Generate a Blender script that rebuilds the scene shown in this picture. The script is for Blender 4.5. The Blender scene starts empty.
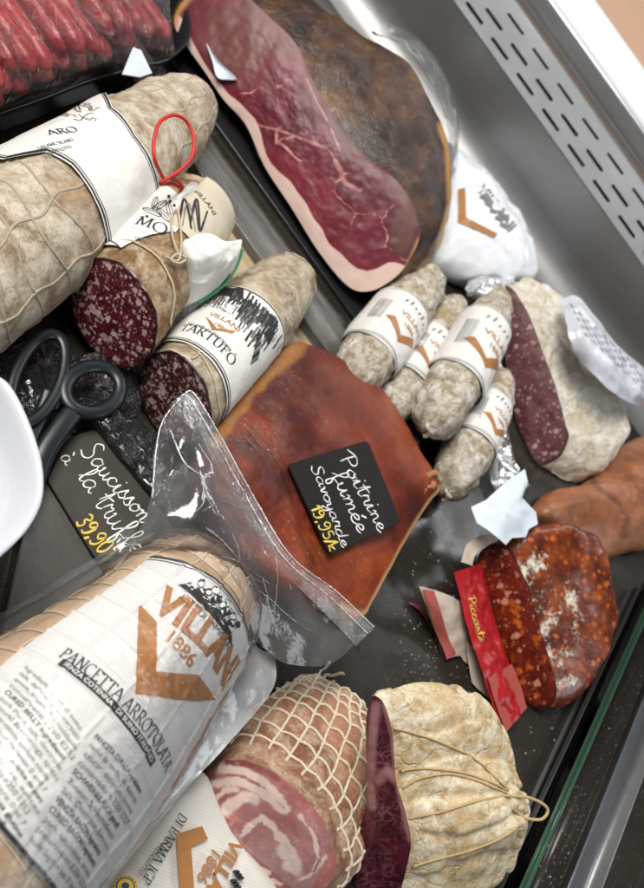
import bpy, bmesh, math, random
from mathutils import Vector, Matrix, noise
from mathutils.bvhtree import BVHTree
V = Vector
rnd = random.Random(7)
S = bpy.context.scene
COL = S.collection
Z = V((0, 0, 1))
# ------------------------------------------------------------------ camera
FPX, DIST, PITCH, ROLL = 880.0, 0.72, math.radians(43), math.radians(35.5)
CF = V((0, math.sin(PITCH), -math.cos(PITCH)))
U0 = V((0, math.cos(PITCH), math.sin(PITCH)))
X0 = V((1, 0, 0))
CR = X0 * math.sin(ROLL) + U0 * math.cos(ROLL)
CU = -X0 * math.cos(ROLL) + U0 * math.sin(ROLL)
CP = -CF * DIST
cam = bpy.data.cameras.new('camera')
cam_o = bpy.data.objects.new('camera', cam)
COL.objects.link(cam_o)
m = Matrix((CR, CU, -CF)).transposed().to_4x4()
m.translation = CP
cam_o.matrix_world = m
cam.sensor_fit = 'VERTICAL'
cam.sensor_height = 24
cam.sensor_width = 24
cam.lens = 24 * FPX / 888
cam.clip_start = 0.02
cam.clip_end = 50
cam.dof.use_dof = True
cam.dof.focus_distance = 0.54
cam.dof.aperture_fstop = cam.lens / 4.2
S.camera = cam_o

def ray(px, py):
    return CF + CR * ((px - 322) / FPX) + CU * ((444 - py) / FPX)
def W(px, py, z=0.0):
    d = ray(px, py)
    return CP + d * ((z - CP.z) / d.z)
def onplane(px, py, p0, n):
    d = ray(px, py)
    return CP + d * ((p0 - CP).dot(n) / d.dot(n))
def proj(P):
    q = P - CP
    t = q.dot(CF)
    return 322 + FPX * q.dot(CR) / t, 444 - FPX * q.dot(CU) / t
def depth(P):
    return (P - CP).dot(CF)
def axpt(px, py, rpx, base=0.0):
    r = .03
    for _ in range(6):
        P = W(px, py, base + r)
        r = rpx * depth(P) / FPX
    return P, r

# ------------------------------------------------------------------ objects
ROOT = {}
def tag(o, label=None, cat=None, group=None, kind=None):
    if label: o['label'] = label
    if cat: o['category'] = cat
    if group: o['group'] = group
    if kind: o['kind'] = kind
    return o
def thing(name, label, cat, loc, group=None):
    o = bpy.data.objects.new(name, None)
    o.empty_display_size = .02
    o.location = loc
    COL.objects.link(o)
    ROOT[o.name] = V(loc)
    return tag(o, label, cat, group)

class Geo:
    def __init__(s):
        s.v, s.f, s.mi, s.at = [], [], [], {}
    def add(s, vs, fs, mi=0, at=None):
        b = len(s.v)
        s.v += vs
        s.f += [[i + b for i in f] for f in fs]
        s.mi += [mi] * len(fs)
        if at:
            for k, l in at.items():
                a = s.at.setdefault(k, [])
                a += [0.0] * (b - len(a)) + list(l)
        return b

def mk(name, g, mats, parent=None, smooth=True, recalc=False, loc=None):
    if not isinstance(mats, (list, tuple)): mats = [mats]
    if parent is not None: base = ROOT[parent.name]
    elif loc is not None: base = V(loc)
    else:
        c = sum(g.v, V()) / len(g.v)
        base = V((c.x, c.y, min(p.z for p in g.v)))
    me = bpy.data.meshes.new(name)
    me.from_pydata([p - base for p in g.v], [], g.f)
    for mm in mats: me.materials.append(mm)
    me.polygons.foreach_set('material_index', g.mi)
    for k, l in g.at.items():
        l = l + [0.0] * (len(g.v) - len(l))
        a = me.attributes.new(k, 'FLOAT', 'POINT')
        a.data.foreach_set('value', l)
    me.update()
    if recalc:
        bm = bmesh.new(); bm.from_mesh(me)
        bmesh.ops.recalc_face_normals(bm, faces=bm.faces)
        bm.to_mesh(me); bm.free()
    me.polygons.foreach_set('use_smooth', [smooth] * len(me.polygons))
    o = bpy.data.objects.new(name, me)
    COL.objects.link(o)
    if parent is not None: o.parent = parent
    else: o.location = base
    ROOT[o.name] = base
    return o

def gridf(nu, nv, wrap=False):
    """verts indexed j*nu+i, i<nu around, j<nv along"""
    fs = []
    for j in range(nv - 1):
        for i in range(nu if wrap else nu - 1):
            k = (i + 1) % nu
            fs.append([j * nu + i, j * nu + k, (j + 1) * nu + k, (j + 1) * nu + i])
    return fs
def catmull(pts, n, closed=False):
    """n samples by arc length of a Catmull-Rom curve"""
    pts = [V(p) for p in pts]
    k = len(pts)
    out = []
    segs = k if closed else k - 1
    for i in range(segs):
        if closed: p0, p1, p2, p3 = (pts[(i + q) % k] for q in (-1, 0, 1, 2))
        else:
            p1, p2 = pts[i], pts[i + 1]
            p0 = pts[i - 1] if i else p1 * 2 - p2
            p3 = pts[i + 2] if i + 2 < k else p2 * 2 - p1
        for q in range(14):
            t = q / 14
            out.append(.5 * ((2 * p1) + (p2 - p0) * t + (2 * p0 - 5 * p1 + 4 * p2 - p3) * t * t + (3 * p1 - p0 - 3 * p2 + p3) * t ** 3))
    out.append(pts[0].copy() if closed else pts[-1].copy())
    L = [0]
    for a, b in zip(out, out[1:]): L.append(L[-1] + (b - a).length)
    res = []
    j = 0
    cnt = n if closed else n - 1
    for i in range(n):
        s = L[-1] * i / cnt
        while j < len(L) - 2 and L[j + 1] < s: j += 1
        d = L[j + 1] - L[j]
        res.append(out[j].lerp(out[j + 1], (s - L[j]) / d if d > 1e-12 else 0))
    return res
def catseg(pts, m):
    k = len(pts); out = []
    P = [V((x, y)) for x, y in pts]
    for i in range(k):
        p0, p1, p2, p3 = (P[(i + q) % k] for q in (-1, 0, 1, 2))
        for q in range(m):
            t = q / m
            out.append(.5 * ((2 * p1) + (p2 - p0) * t + (2 * p0 - 5 * p1 + 4 * p2 - p3) * t * t + (3 * p1 - p0 - 3 * p2 + p3) * t ** 3))
    return out
def segdist(px, py, line):
    best = 1e9
    for (x0, y0), (x1, y1) in zip(line, line[1:]):
        dx, dy = x1 - x0, y1 - y0
        t = max(0, min(1, ((px - x0) * dx + (py - y0) * dy) / (dx * dx + dy * dy + 1e-9)))
        best = min(best, math.hypot(px - x0 - t * dx, py - y0 - t * dy))
    return best
def ss(a, b, x):
    t = max(0, min(1, (x - a) / (b - a)))
    return t * t * (3 - 2 * t)
def poly3(pts, n=None):
    return catmull(pts, n or len(pts) * 8)
def fbm(p, sc, o=4):
    return noise.fractal(p * sc, .9, 2.1, o, noise_basis='PERLIN_ORIGINAL')
def rope(g, pts, r, sides=6, mi=0, closed=False, fuzz=0, flat=1.0):
    n = len(pts)
    vs = []
    for i, p in enumerate(pts):
        t = (pts[(i + 1) % n] - pts[i - 1]) if closed else (pts[min(i + 1, n - 1)] - pts[max(i - 1, 0)])
        if t.length < 1e-9: t = V((1, 0, 0))
        t.normalize()
        a = t.cross(Z)
        if a.length < .05: a = t.cross(V((1, 0, 0)))
        a.normalize(); b = a.cross(t)
        rr = r * (1 + fuzz * noise.noise(p * 900))
        for k in range(sides):
            q = 2 * math.pi * k / sides + (i * .35 if flat == 1.0 else 0)
            vs.append(p + (a * math.cos(q) + b * (math.sin(q) * flat)) * rr)
    fs = gridf(sides, n, True)
    if closed:
        fs += [[(n - 1) * sides + k, (n - 1) * sides + (k + 1) % sides, (k + 1) % sides, k] for k in range(sides)]
    else:
        fs += [list(range(sides))[::-1], list(range((n - 1) * sides, n * sides))]
    g.add(vs, fs, mi)
def box(g, c, ex, ey, ez, mi=0, bev=.0):
    """bevelled box from centre and three half-extent vectors"""
    bm = bmesh.new()
    bmesh.ops.create_cube(bm, size=2)
    for v in bm.verts: v.co = c + ex * v.co.x + ey * v.co.y + ez * v.co.z
    if bev: bmesh.ops.bevel(bm, geom=bm.edges[:], offset=bev, segments=3, profile=.5, affect='EDGES')
    bmesh.ops.recalc_face_normals(bm, faces=bm.faces)
    bm.verts.index_update()
    g.add([v.co.copy() for v in bm.verts], [[v.index for v in f.verts] for f in bm.faces], mi)
    bm.free()

# ------------------------------------------------------------------ tubes (salamis)
class Tube:
    """axis points + profile [(fraction, radius)], cut or round ends; theta 0 = up"""
    def __init__(s, A, B, prof, amp=.0008, nsc=60, seed=0, sag=0, cut=(0, 0), quilt=None, mid=None, flat=1.0):
        s.A, s.B, s.prof, s.amp, s.nsc, s.cut, s.quilt, s.flat = A, B, prof, amp, nsc, cut, quilt, flat
        s.L = (B - A).length
        s.T = (B - A).normalized()
        s.S = s.T.cross(Z).normalized()
        s.N = s.S.cross(s.T)
        s.off = V((seed * 3.1, seed * 1.7, seed))
        s.sag = sag
    def r(s, v):
        t = v / s.L
        P = s.prof
        for i in range(len(P) - 1):
            if t <= P[i + 1][0] or i == len(P) - 2:
                a = (t - P[i][0]) / (P[i + 1][0] - P[i][0])
                a = min(max(a, 0), 1)
                p0 = P[max(i - 1, 0)][1]; p1 = P[i][1]; p2 = P[i + 1][1]; p3 = P[min(i + 2, len(P) - 1)][1]
                if i == len(P) - 2 and p2 < .3 * p1:
                    return p2 + (p1 - p2) * math.sqrt(max(0, 1 - a * a))
                if i == 0 and p1 < .3 * p2:
                    return p1 + (p2 - p1) * math.sqrt(max(0, 1 - (1 - a) ** 2))
                a = a * a * (3 - 2 * a)
                return p1 + (p2 - p1) * a
        return P[-1][1]
    def pt(s, v, th, off=0.0, disp=1.0):
        r = s.r(v)
        c = s.A + s.T * v + s.N * (s.sag * math.sin(math.pi * min(max(v / s.L, 0), 1)))
        d = s.N * (math.cos(th) * s.flat) + s.S * math.sin(th)
        if s.cut[0] or s.cut[1]:
            k = max(0, 1 - v / (s.r(s.L * .1) * 2))
            c = c + s.T * ((s.cut[0] * math.cos(th) + s.cut[1] * math.sin(th)) * k)
        if disp and s.amp:
            q = c + d * r + s.off
            r += disp * (s.amp * 1.3 * fbm(q, s.nsc) + s.amp * 1.8 * noise.noise(q * s.nsc * .35)) * min(1, r / .012)
        if s.quilt: r += s.quilt(v, th)
        return c + d * (r + off)
    def surf(s, u, v, off):          # u metres around, v metres along
        P = s.pt(v, u / s.rref, off, 0.25)
        if s.wr: P = P + (P - s.A - s.T * v).normalized() * (s.wr * fbm(P + s.off, 55, 2))
        return P
    rref = .04
    wr = .0
    def body(s, nu=140, nv=150, v0=0, v1=None):
        v1 = s.L if v1 is None else v1
        g = Geo()
        vs = []
        for j in range(nv):
            f = j / (nv - 1)
            if s.prof[-1][1] < .01: f = 1 - (1 - f) ** 1.6 if f > 0 else 0
            for i in range(nu):
                vs.append(s.pt(v0 + (v1 - v0) * f, 2 * math.pi * i / nu))
        g.add(vs, gridf(nu, nv, True))
        # close ends
        g.f.append(list(range((nv - 1) * nu, nv * nu))); g.mi.append(0)
        if s.prof[0][1] < .01: g.f.append(list(range(nu))[::-1]); g.mi.append(0)
        s.bvh = BVHTree.FromPolygons(g.v, [f for f in g.f])
        return g
    def capgeo(s, nu=140, nr=30, bulge=.001):
        g = Geo(); vs = []; ed = []
        for j in range(nr + 1):
            t = j / nr
            for i in range(nu):
                th = 2 * math.pi * i / nu
                p = s.pt(0.0, th)
                c = s.A
                q = c.lerp(p, t * .992)
                q = q - s.T * (bulge * (1 - t ** 4) + .0005 * fbm(q, 90, 3) + .0012)
                vs.append(q); ed.append(t)
        g.add(vs, gridf(nu, nr + 1, True), 0, {'edge': ed})
        # lip joining to casing
        vs = [vs[nr * nu + i] for i in range(nu)] + [s.pt(0.0, 2 * math.pi * i / nu, .0002) for i in range(nu)]
        g.add(vs, gridf(nu, 2, True), 0, {'edge': [1.0] * (2 * nu)})
        return g
    def uv(s, px, py):
        d = ray(px, py).normalized()
        h = s.bvh.ray_cast(CP, d)[0]
        if h is None:                       # silhouette: nearest approach
            best = None
            for k in range(200):
                p = CP + d * (.25 + .004 * k)
                q = s.bvh.find_nearest(p)
                if best is None or q[3] < best[1]: best = (q[0], q[3])
            h = best[0]
        q = h - s.A
        v = q.dot(s.T)
        q = q - s.T * v - s.N * (s.sag * math.sin(math.pi * min(max(v / s.L, 0), 1)))
        th = math.atan2(q.dot(s.S), q.dot(s.N) / s.flat)
        return V((th * s.rref, v))
    def band(s, g, mi, u0, u1, vnear, vfar, off, nu=70, nv=40, wr=.0004):
        nu, nv, s.wr = nu * 2, nv * 2, wr
        """paper patch; vnear/vfar functions of u in 0..1"""
        vs = []
        for j in range(nv + 1):
            for i in range(nu + 1):
                a = i / nu; b = j / nv
                u = u0 + (u1 - u0) * a
                v = vnear(a) * (1 - b) + vfar(a) * b
                P = s.surf(u, v, off)
                vs.append(P)
        g.add(vs, gridf(nu + 1, nv + 1), mi)

class Plane:
    def __init__(s, p0, n, xdir=X0):
        s.p0, s.n = p0, n.normalized()
        s.ex = (xdir - s.n * xdir.dot(s.n)).normalized()
        s.ey = s.n.cross(s.ex)
    def surf(s, u, v, off): return s.p0 + s.ex * u + s.ey * v + s.n * off
    def uv(s, px, py):
        q = onplane(px, py, s.p0, s.n) - s.p0
        return V((q.dot(s.ex), q.dot(s.ey)))

class Loft:
    """closed pixel-traced or shifted rings, each on its own plane"""
    def __init__(s, outline, T0, B0, p0, n, rings, N=160, M=14, seg=0, clampz=.002, amp=.001, nsc=45, seed=0, power=1.0):
        n = n.normalized()
        s.n, s.p0, s.N = n, p0, N
        if seg: N = s.N = seg * len(outline)
        rs = (lambda pl: catseg(pl, seg)) if seg else (lambda pl: [V((p.x, p.y)) for p in catmull([(x, y, 0) for x, y in pl], N, True)])
        base2 = rs(outline)
        s.ring2 = base2
        def unp(r2, d):
            return [onplane(p.x, p.y, p0 - n * d, n) for p in r2]
        R = [unp(base2, 0)]
        c0 = sum(R[0], V()) / N
        s.c0 = c0
        T0 = V(T0); B0 = V(B0)
        for spec in rings:
            if spec[0] == 'S':
                _, T, B, w, d = spec
                T = V(T); B = V(B)
                a0 = (B0 - T0); a1 = (B - T)
                l0 = a0.length; l1 = a1.length
                x0 = a0 / l0; y0 = V((-x0.y, x0.x)); x1 = a1 / l1; y1 = V((-x1.y, x1.x))
                r2 = []
                for p in base2:
                    q = p - T0
                    r2.append(T + x1 * (q.dot(x0) / l0 * l1) + y1 * (q.dot(y0) * w))
            else:
                _, pl, d = spec
                r2 = rs(pl)
            R.append(unp(r2, d))
        K = len(R)
        s.rows = []
        for k in range(K - 1):
            for q in range(M):
                t = q / M
                row = []
                for i in range(N):
                    p1, p2 = R[k][i], R[k + 1][i]
                    pa = R[k - 1][i] if k else p1 * 2 - p2
                    pb = R[k + 2][i] if k + 2 < K else p2 + (p2 - p1) * .1
                    row.append(.5 * ((2 * p1) + (p2 - pa) * t + (2 * pa - 5 * p1 + 4 * p2 - pb) * t * t + (3 * p1 - pa - 3 * p2 + pb) * t ** 3))
                s.rows.append(row)
        s.rows.append(R[-1])
        s.nrow_body = len(s.rows)
        # rounded far cap
        cl = sum(R[-1], V()) / N
        cp = sum(R[-2], V()) / N
        dirn = (cl - cp).normalized()
        rad = sum((p - cl).length for p in R[-1]) / N * .55
        for q in range(1, 11):
            a = q / 10 * math.pi / 2
            s.rows.append([cl + (p - cl) * max(math.cos(a), .02) + dirn * (rad * math.sin(a)) for p in R[-1]])
        off = V((seed * 2.3, seed, -seed))
        for j, row in enumerate(s.rows):
            cc = sum(row, V()) / N
            for i in range(N):
                p = row[i]
                dd = (p - cc)
                ll = dd.length
                if ll > 1e-6 and j > 0:
                    p = p + dd / ll * ((1.4 * amp * fbm(p + off, nsc) + 2.2 * amp * noise.noise((p + off) * nsc * .3)) * min(1, j / 4) * min(1, ll / .01))
                if p.z < clampz: p = V((p.x, p.y, clampz))
                row[i] = p
    def body(s, extra=None):
        g = Geo()
        vs = []
        for j, row in enumerate(s.rows):
            vs += row
        nv = len(s.rows)
        g.add(vs, gridf(s.N, nv, True))
        g.f.append(list(range((nv - 1) * s.N, nv * s.N))); g.mi.append(0)
        s.bvh = BVHTree.FromPolygons(g.v, g.f)
        return g
    def face(s, nr=70, bulge=.0015, attr=None, inset=.0):
        g = Geo(); vs = []; ed = []
        r0 = s.rows[0]
        c = sum(r0, V()) / s.N
        for j in range(nr + 1):
            t = j / nr
            for p in r0:
                q = c.lerp(p, t)
                q = q + s.n * (bulge * (1 - t ** 3) + .0007 * fbm(q, 70, 3) * (1 - t ** 8) - inset)
                vs.append(q); ed.append(t)
        at = {'edge': ed}
        if attr:
            for k, fn in attr.items():
                at[k] = [fn(*proj(p)) for p in vs]
        g.add(vs, gridf(s.N, nr + 1, True), 0, at)
        return g
    def at(s, a, b, off=0.0):
        """a 0..1 around, b in rows"""
        nb = len(s.rows) - 1
        j = min(max(b, 0), nb - 1e-4); j0 = int(j); fj = j - j0
        i = (a % 1.0) * s.N; i0 = int(i) % s.N; fi = i - int(i); i1 = (i0 + 1) % s.N
        p = (s.rows[j0][i0] * (1 - fi) + s.rows[j0][i1] * fi) * (1 - fj) + (s.rows[j0 + 1][i0] * (1 - fi) + s.rows[j0 + 1][i1] * fi) * fj
        if off:
            t1 = s.rows[j0 + 1][i0] - s.rows[j0][i0]; t2 = s.rows[j0][(i0 + 2) % s.N] - s.rows[j0][i0 - 2]
            nn = t1.cross(t2)
            if nn.length > 1e-12:
                nn.normalize()
                cc = sum(s.rows[j0][::16], V()) / len(s.rows[j0][::16])
                if nn.dot(p - cc) < 0: nn = -nn
                p = p + nn * off
        return p
    def hit(s, px, py, off=0.0):
        h = s.bvh.ray_cast(CP, ray(px, py).normalized())
        if h[0] is None: return None
        n = h[1]
        if n.dot(ray(px, py)) > 0: n = -n
        return h[0] + n * off

def pillow(outline, zf, h, edge, nr=26, N=160, z_under=None, amp=.0006, nsc=50, seed=0, n2=2.2):
    """a solid with a domed top from a px outline: outline points lie at height zf(px,py); top bulges by h; underside at z_under"""
    r2 = [V((p.x, p.y)) for p in catmull([(x, y, 0) for x, y in outline], N, True)]
    r = [W(p.x, p.y, zf(p.x, p.y)) for p in r2]
    c = sum(r, V()) / N
    g = Geo(); vs = []; ed = []
    off = V((seed, seed * 2, seed * 3))
    for j in range(nr + 1):
        t = j / nr
        for p in r:
            q = c.lerp(p, t)
            q = q + Z * (h * (1 - t ** n2) + (1.4 * amp * fbm(q + off, nsc) + 2 * amp * noise.noise((q + off) * nsc * .3)))
            vs.append(q); ed.append(t)
    zu = z_under if z_under is not None else 0.002
    for k in range(1, 7):
        a = k / 6
        for p in r:
            d = (p - c).normalized()
            bul = edge * math.sin(math.pi * a * .85)
            q = V((p.x, p.y, p.z + (zu - p.z) * a)) + V((d.x, d.y, 0)) * (bul)
            q = q + V((d.x, d.y, 0)) * (amp * fbm(q + off, nsc))
            vs.append(q); ed.append(1 + a)
    g.add(vs, gridf(N, nr + 7, True), 0, {'edge': ed})
    g.f.append(list(range((nr + 6) * N, (nr + 7) * N))); g.mi.append(0)
    g.bvh = BVHTree.FromPolygons(g.v, g.f)
    return g
def bvhit(bvh, px, py, off=0.0):
    h = bvh.ray_cast(CP, ray(px, py).normalized())
    if h[0] is None: return None
    n = h[1]
    if n.dot(ray(px, py)) > 0: n = -n
    return h[0] + n * off

def sheet(curves, nu, nv, amp=.002, nsc=30, seed=0, ridge=0.0):
    """lofted sheet through curves of (px,py,z)"""
    C = [catmull([W(*p) for p in c], nu) for c in curves]
    vs = []
    cols = [catmull([c[i] for c in C], nv) for i in range(nu)]
    o = V((seed * 5.1, seed, seed * 2))
    for j in range(nv):
        for i in range(nu):
            p = cols[i][j]
            w = min(1, 4 * min(j / (nv - 1), 1 - j / (nv - 1)) + .25)
            e = amp * 1.5 * fbm(p + o, nsc, 3)
            if ridge: e += ridge * (1 - abs(noise.noise((p + o) * nsc * .8)) * 2.5)
            vs.append(p + Z * (e * w))
    g = Geo()
    g.add(vs, gridf(nu, nv))
    return g

# ------------------------------------------------------------------ 2-D shapes for print
def ribbon2(pts, wf, z=0):
    """polyline ribbon in 2-D; wf(direction angle, t) -> width"""
    n = len(pts); vs = []; fs = []
    for i, p in enumerate(pts):
        t = pts[min(i + 1, n - 1)] - pts[max(i - 1, 0)]
        a = math.atan2(t.y, t.x)
        w = wf(a, i / max(1, n - 1)) / 2
        nn = V((-math.sin(a), math.cos(a)))
        vs += [p + nn * w, p - nn * w]
    for i in range(n - 1): fs.append([2 * i, 2 * i + 1, 2 * i + 3, 2 * i + 2])
    return vs, fs
def arc(cx, cy, rx, ry, a0, a1, n=18):
    return [(cx + rx * math.cos(math.radians(a0 + (a1 - a0) * i / n)), cy + ry * math.sin(math.radians(a0 + (a1 - a0) * i / n))) for i in range(n + 1)]
SER = {  # letter: (advance, strokes, serif points)
 'I': (.34, [[(.17, 0), (.17, 1)]], [(.17, 0), (.17, 1)]),
 'L': (.62, [[(.15, 1), (.15, 0)], [(.15, .02), (.55, .02)], [(.55, .0), (.58, .2)]], [(.15, 1), (.15, 0)]),
 'T': (.7, [[(.35, 1), (.35, 0)], [(.02, .97), (.68, .97)], [(.03, .8), (.03, .99)], [(.67, .8), (.67, .99)]], [(.35, 0)]),
 'E': (.62, [[(.15, 1), (.15, 0)], [(.15, .02), (.57, .02)], [(.15, .98), (.55, .98)], [(.15, .52), (.45, .52)], [(.57, 0), (.58, .18)], [(.55, .82), (.55, 1)]], [(.15, 0), (.15, 1)]),
 'F': (.58, [[(.15, 1), (.15, 0)], [(.15, .98), (.55, .98)], [(.15, .52), (.45, .52)], [(.55, .8), (.55, 1)]], [(.15, 0), (.15, 1)]),
 'A': (.76, [[(.02, 0), (.37, 1)], [(.37, 1), (.72, 0)], [(.14, .33), (.6, .33)]], [(.04, 0), (.71, 0)]),
 'N': (.8, [[(.15, 0), (.15, 1)], [(.15, 1), (.67, 0)], [(.67, 0), (.67, 1)]], [(.15, 0), (.12, 1), (.67, 1)]),
 'M': (.95, [[(.12, 0), (.16, 1)], [(.16, 1), (.47, .05)], [(.47, .05), (.78, 1)], [(.78, 1), (.82, 0)]], [(.12, 0), (.82, 0), (.13, 1), (.81, 1)]),
 'O': (.86, [arc(.42, .5, .37, .49, 90, 450, 30)], []),
 'C': (.74, [arc(.42, .5, .37, .49, 48, 315, 24)], []),
 'G': (.8, [arc(.42, .5, .37, .49, 48, 330, 24), [(.72, .2), (.72, .45)]], [(.7, .45)]),
 'D': (.8, [[(.15, 0), (.15, 1)], [(.15, .98), (.35, .98)] + arc(.35, .5, .38, .48, 90, -90, 18) + [(.15, .02)]], [(.12, 0), (.12, 1)]),
 'P': (.62, [[(.15, 0), (.15, 1)], [(.15, .98), (.3, .98)] + arc(.3, .73, .26, .25, 90, -90, 14) + [(.15, .48)]], [(.15, 0), (.12, 1)]),
 'R': (.7, [[(.15, 0), (.15, 1)], [(.15, .98), (.3, .98)] + arc(.3, .74, .25, .24, 90, -90, 14) + [(.15, .5)], [(.32, .5), (.66, 0)]], [(.15, 0), (.12, 1), (.66, 0)]),
 'U': (.8, [[(.15, 1), (.15, .35)] + arc(.41, .33, .26, .32, 180, 360, 16) + [(.67, 1)]], [(.15, 1), (.67, 1)]),
 'S': (.56, [arc(.28, .75, .21, .24, 40, 230, 14) + arc(.28, .26, .23, .25, 60, -140, 14)], []),
 'Z': (.66, [[(.05, .97), (.6, .97)], [(.6, .97), (.05, .03)], [(.05, .03), (.6, .03)]], []),
 '-': (.4, [[(.08, .42), (.32, .42)]], []), ' ': (.32, [], []), '.': (.25, [[(.1, 0), (.1, .1)]], []),
}
def serif(text, thick=.15, thin=.05, sp=.05):
    vs, fs, x = [], [], 0
    def put(pts):
        r = ribbon2([V((x + a, b)) for a, b in pts], lambda d, t: thin + (thick - thin) * math.sin(d - math.radians(28)) ** 2)
        b = len(vs); vs.extend(r[0]); fs.extend([[i + b for i in f] for f in r[1]])
    for ch in text:
        acc = ch == 'Ó'
        adv, st, se = SER['O' if acc else ch]
        for s_ in st: put(s_)
        if acc: put([(.38, 1.1), (.52, 1.28)])
        for a, b in se:
            b = .02 if b < .5 else .98
            q = len(vs); w = .16
            vs.extend([V((x + a - w, b - .022)), V((x + a + w, b - .022)), V((x + a + w, b + .022)), V((x + a - w, b + .022))])
            fs.append([q, q + 1, q + 2, q + 3])
        x += adv + sp
    return vs, fs, x - sp
def sans(text, bold=0.0, sx=1.0):
    cu = bpy.data.curves.new('lettering', 'FONT')
    cu.body = text; cu.size = 1.0; cu.resolution_u = 3
    cu.offset = bold
    o = bpy.data.objects.new('lettering', cu)
    COL.objects.link(o)
    bpy.context.view_layer.update()
    me = bpy.data.meshes.new_from_object(o)
    vs = [V((v.co.x * sx, v.co.y)) for v in me.vertices]
    fs = [list(p.vertices) for p in me.polygons]
    bpy.data.objects.remove(o); bpy.data.curves.remove(cu); bpy.data.meshes.remove(me)
    w = max(v.x for v in vs) if vs else 1
    k = .729
    return [v / k for v in vs], fs, w / k
HW = {
 'a': (1.15, [[(.8, .85), (.45, 1), (.1, .6), (.15, .1), (.5, .05), (.8, .5), (.85, .95), (.82, .3), (1.0, .05), (1.2, .2)]]),
 'c': (.95, [[(.8, .8), (.5, 1), (.1, .6), (.2, .1), (.6, 0), (1, .3)]]),
 'd': (1.2, [[(.8, .85), (.45, 1), (.1, .6), (.15, .1), (.5, .05), (.85, .6), (.98, 2), (.85, .3), (1.05, .05), (1.25, .2)]]),
 'e': (.9, [[(.05, .4), (.5, .5), (.7, .8), (.45, 1), (.15, .6), (.25, .1), (.6, 0), (.95, .3)]]),
 'f': (.9, [[(0, .2), (.5, 1.1), (.7, 1.8), (.5, 2.1), (.35, 1.6), (.35, 0), (.3, -.9), (.55, -1), (.6, -.4), (.45, .1), (.95, .3)]]),
 'i': (.65, [[(0, .2), (.3, 1), (.25, .2), (.45, 0), (.75, .3)], [(.4, 1.5), (.46, 1.62)]]),
 'l': (.75, [[(0, .2), (.5, 1.3), (.55, 2), (.35, 2), (.28, 1), (.3, .2), (.5, 0), (.8, .3)]]),
 'm': (1.45, [[(0, .7), (.2, 1), (.25, .5), (.2, 0), (.3, .7), (.6, 1), (.7, .6), (.65, 0), (.78, .7), (1.05, 1), (1.15, .6), (1.1, .15), (1.3, 0), (1.5, .25)]]),
 'n': (1.02, [[(0, .7), (.2, 1), (.25, .5), (.2, 0), (.3, .7), (.6, 1), (.72, .6), (.68, .15), (.85, 0), (1.05, .25)]]),
 'o': (.95, [[(.5, 1), (.1, .6), (.2, .1), (.55, .05), (.8, .5), (.55, 1), (.6, .8), (1, .85)]]),
 'p': (.95, [[(0, .6), (.25, 1), (.2, 0), (.12, -1)], [(.2, .4), (.5, 1), (.85, .7), (.7, .15), (.3, .1)]]),
 'r': (.8, [[(0, .4), (.2, 1.1), (.35, .9), (.6, .95), (.5, .3), (.7, 0), (.9, .25)]]),
 's': (.75, [[(0, .2), (.4, 1.1), (.45, .7), (.65, .3), (.4, 0), (.1, .1)]]),
 't': (.75, [[(.1, .5), (.4, 1.9), (.3, .3), (.5, 0), (.8, .3)], [(-.05, 1.2), (.85, 1.4)]]),
 'u': (1.1, [[(0, .8), (.15, 1), (.12, .3), (.35, 0), (.65, .4), (.75, 1), (.72, .2), (.9, 0), (1.15, .3)]]),
 'v': (.9, [[(0, .9), (.2, 1), (.35, .05), (.5, .2), (.75, 1), (1, .85)]]),
 'y': (.98, [[(0, .9), (.15, 1), (.15, .4), (.4, .1), (.7, .5), (.78, 1), (.7, -.5), (.4, -1), (.15, -.7), (.5, -.1), (1, .3)]]),
 'P': (1.15, [[(.25, 0), (.3, 1), (.4, 1.9)], [(-.3, 1.5), (.5, 2.05), (1.1, 1.7), (.95, 1.1), (.3, .95)]]),
 'S': (1.2, [[(1.1, 1.75), (.7, 2.05), (.3, 1.7), (.45, 1.2), (.85, .8), (.85, .2), (.4, -.1), (-.1, .2)]]),
 '1': (.6, [[(.05, 1.3), (.4, 1.9), (.35, 0)]]), '9': (1.0, [[(.8, 1.6), (.4, 1.9), (.1, 1.4), (.4, 1), (.8, 1.5), (.75, .5), (.4, 0), (.1, .2)]]),
 '3': (.95, [[(.1, 1.7), (.5, 1.9), (.75, 1.5), (.35, 1.05), (.75, .6), (.5, 0), (.05, .2)]]),
 '5': (.95, [[(.75, 1.85), (.25, 1.85), (.2, 1.1), (.7, 1.0), (.75, .3), (.4, 0), (.05, .2)]]),
 '0': (.95, [[(.4, 1.9), (.1, 1.0), (.35, 0), (.75, .6), (.7, 1.6), (.4, 1.9)]]),
 ',': (.45, [[(.2, .2), (.05, -.4)]]), '/': (.6, [[(.0, -.2), (.6, 1.9)]]), ' ': (.6, []),
 'k': (.8, [[(.1, 1.9), (.1, 0)], [(.65, .9), (.1, .4), (.7, 0)]]),
 'é': (.9, [[(.05, .4), (.5, .5), (.7, .8), (.45, 1), (.15, .6), (.25, .1), (.6, 0), (.95, .3)], [(.5, 1.4), (.85, 1.9)]]),
 'à': (1.15, [[(.8, .85), (.45, 1), (.1, .6), (.15, .1), (.5, .05), (.8, .5), (.85, .95), (.82, .3), (1.0, .05), (1.2, .2)], [(.3, 1.9), (.6, 1.45)]]),
}
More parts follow.
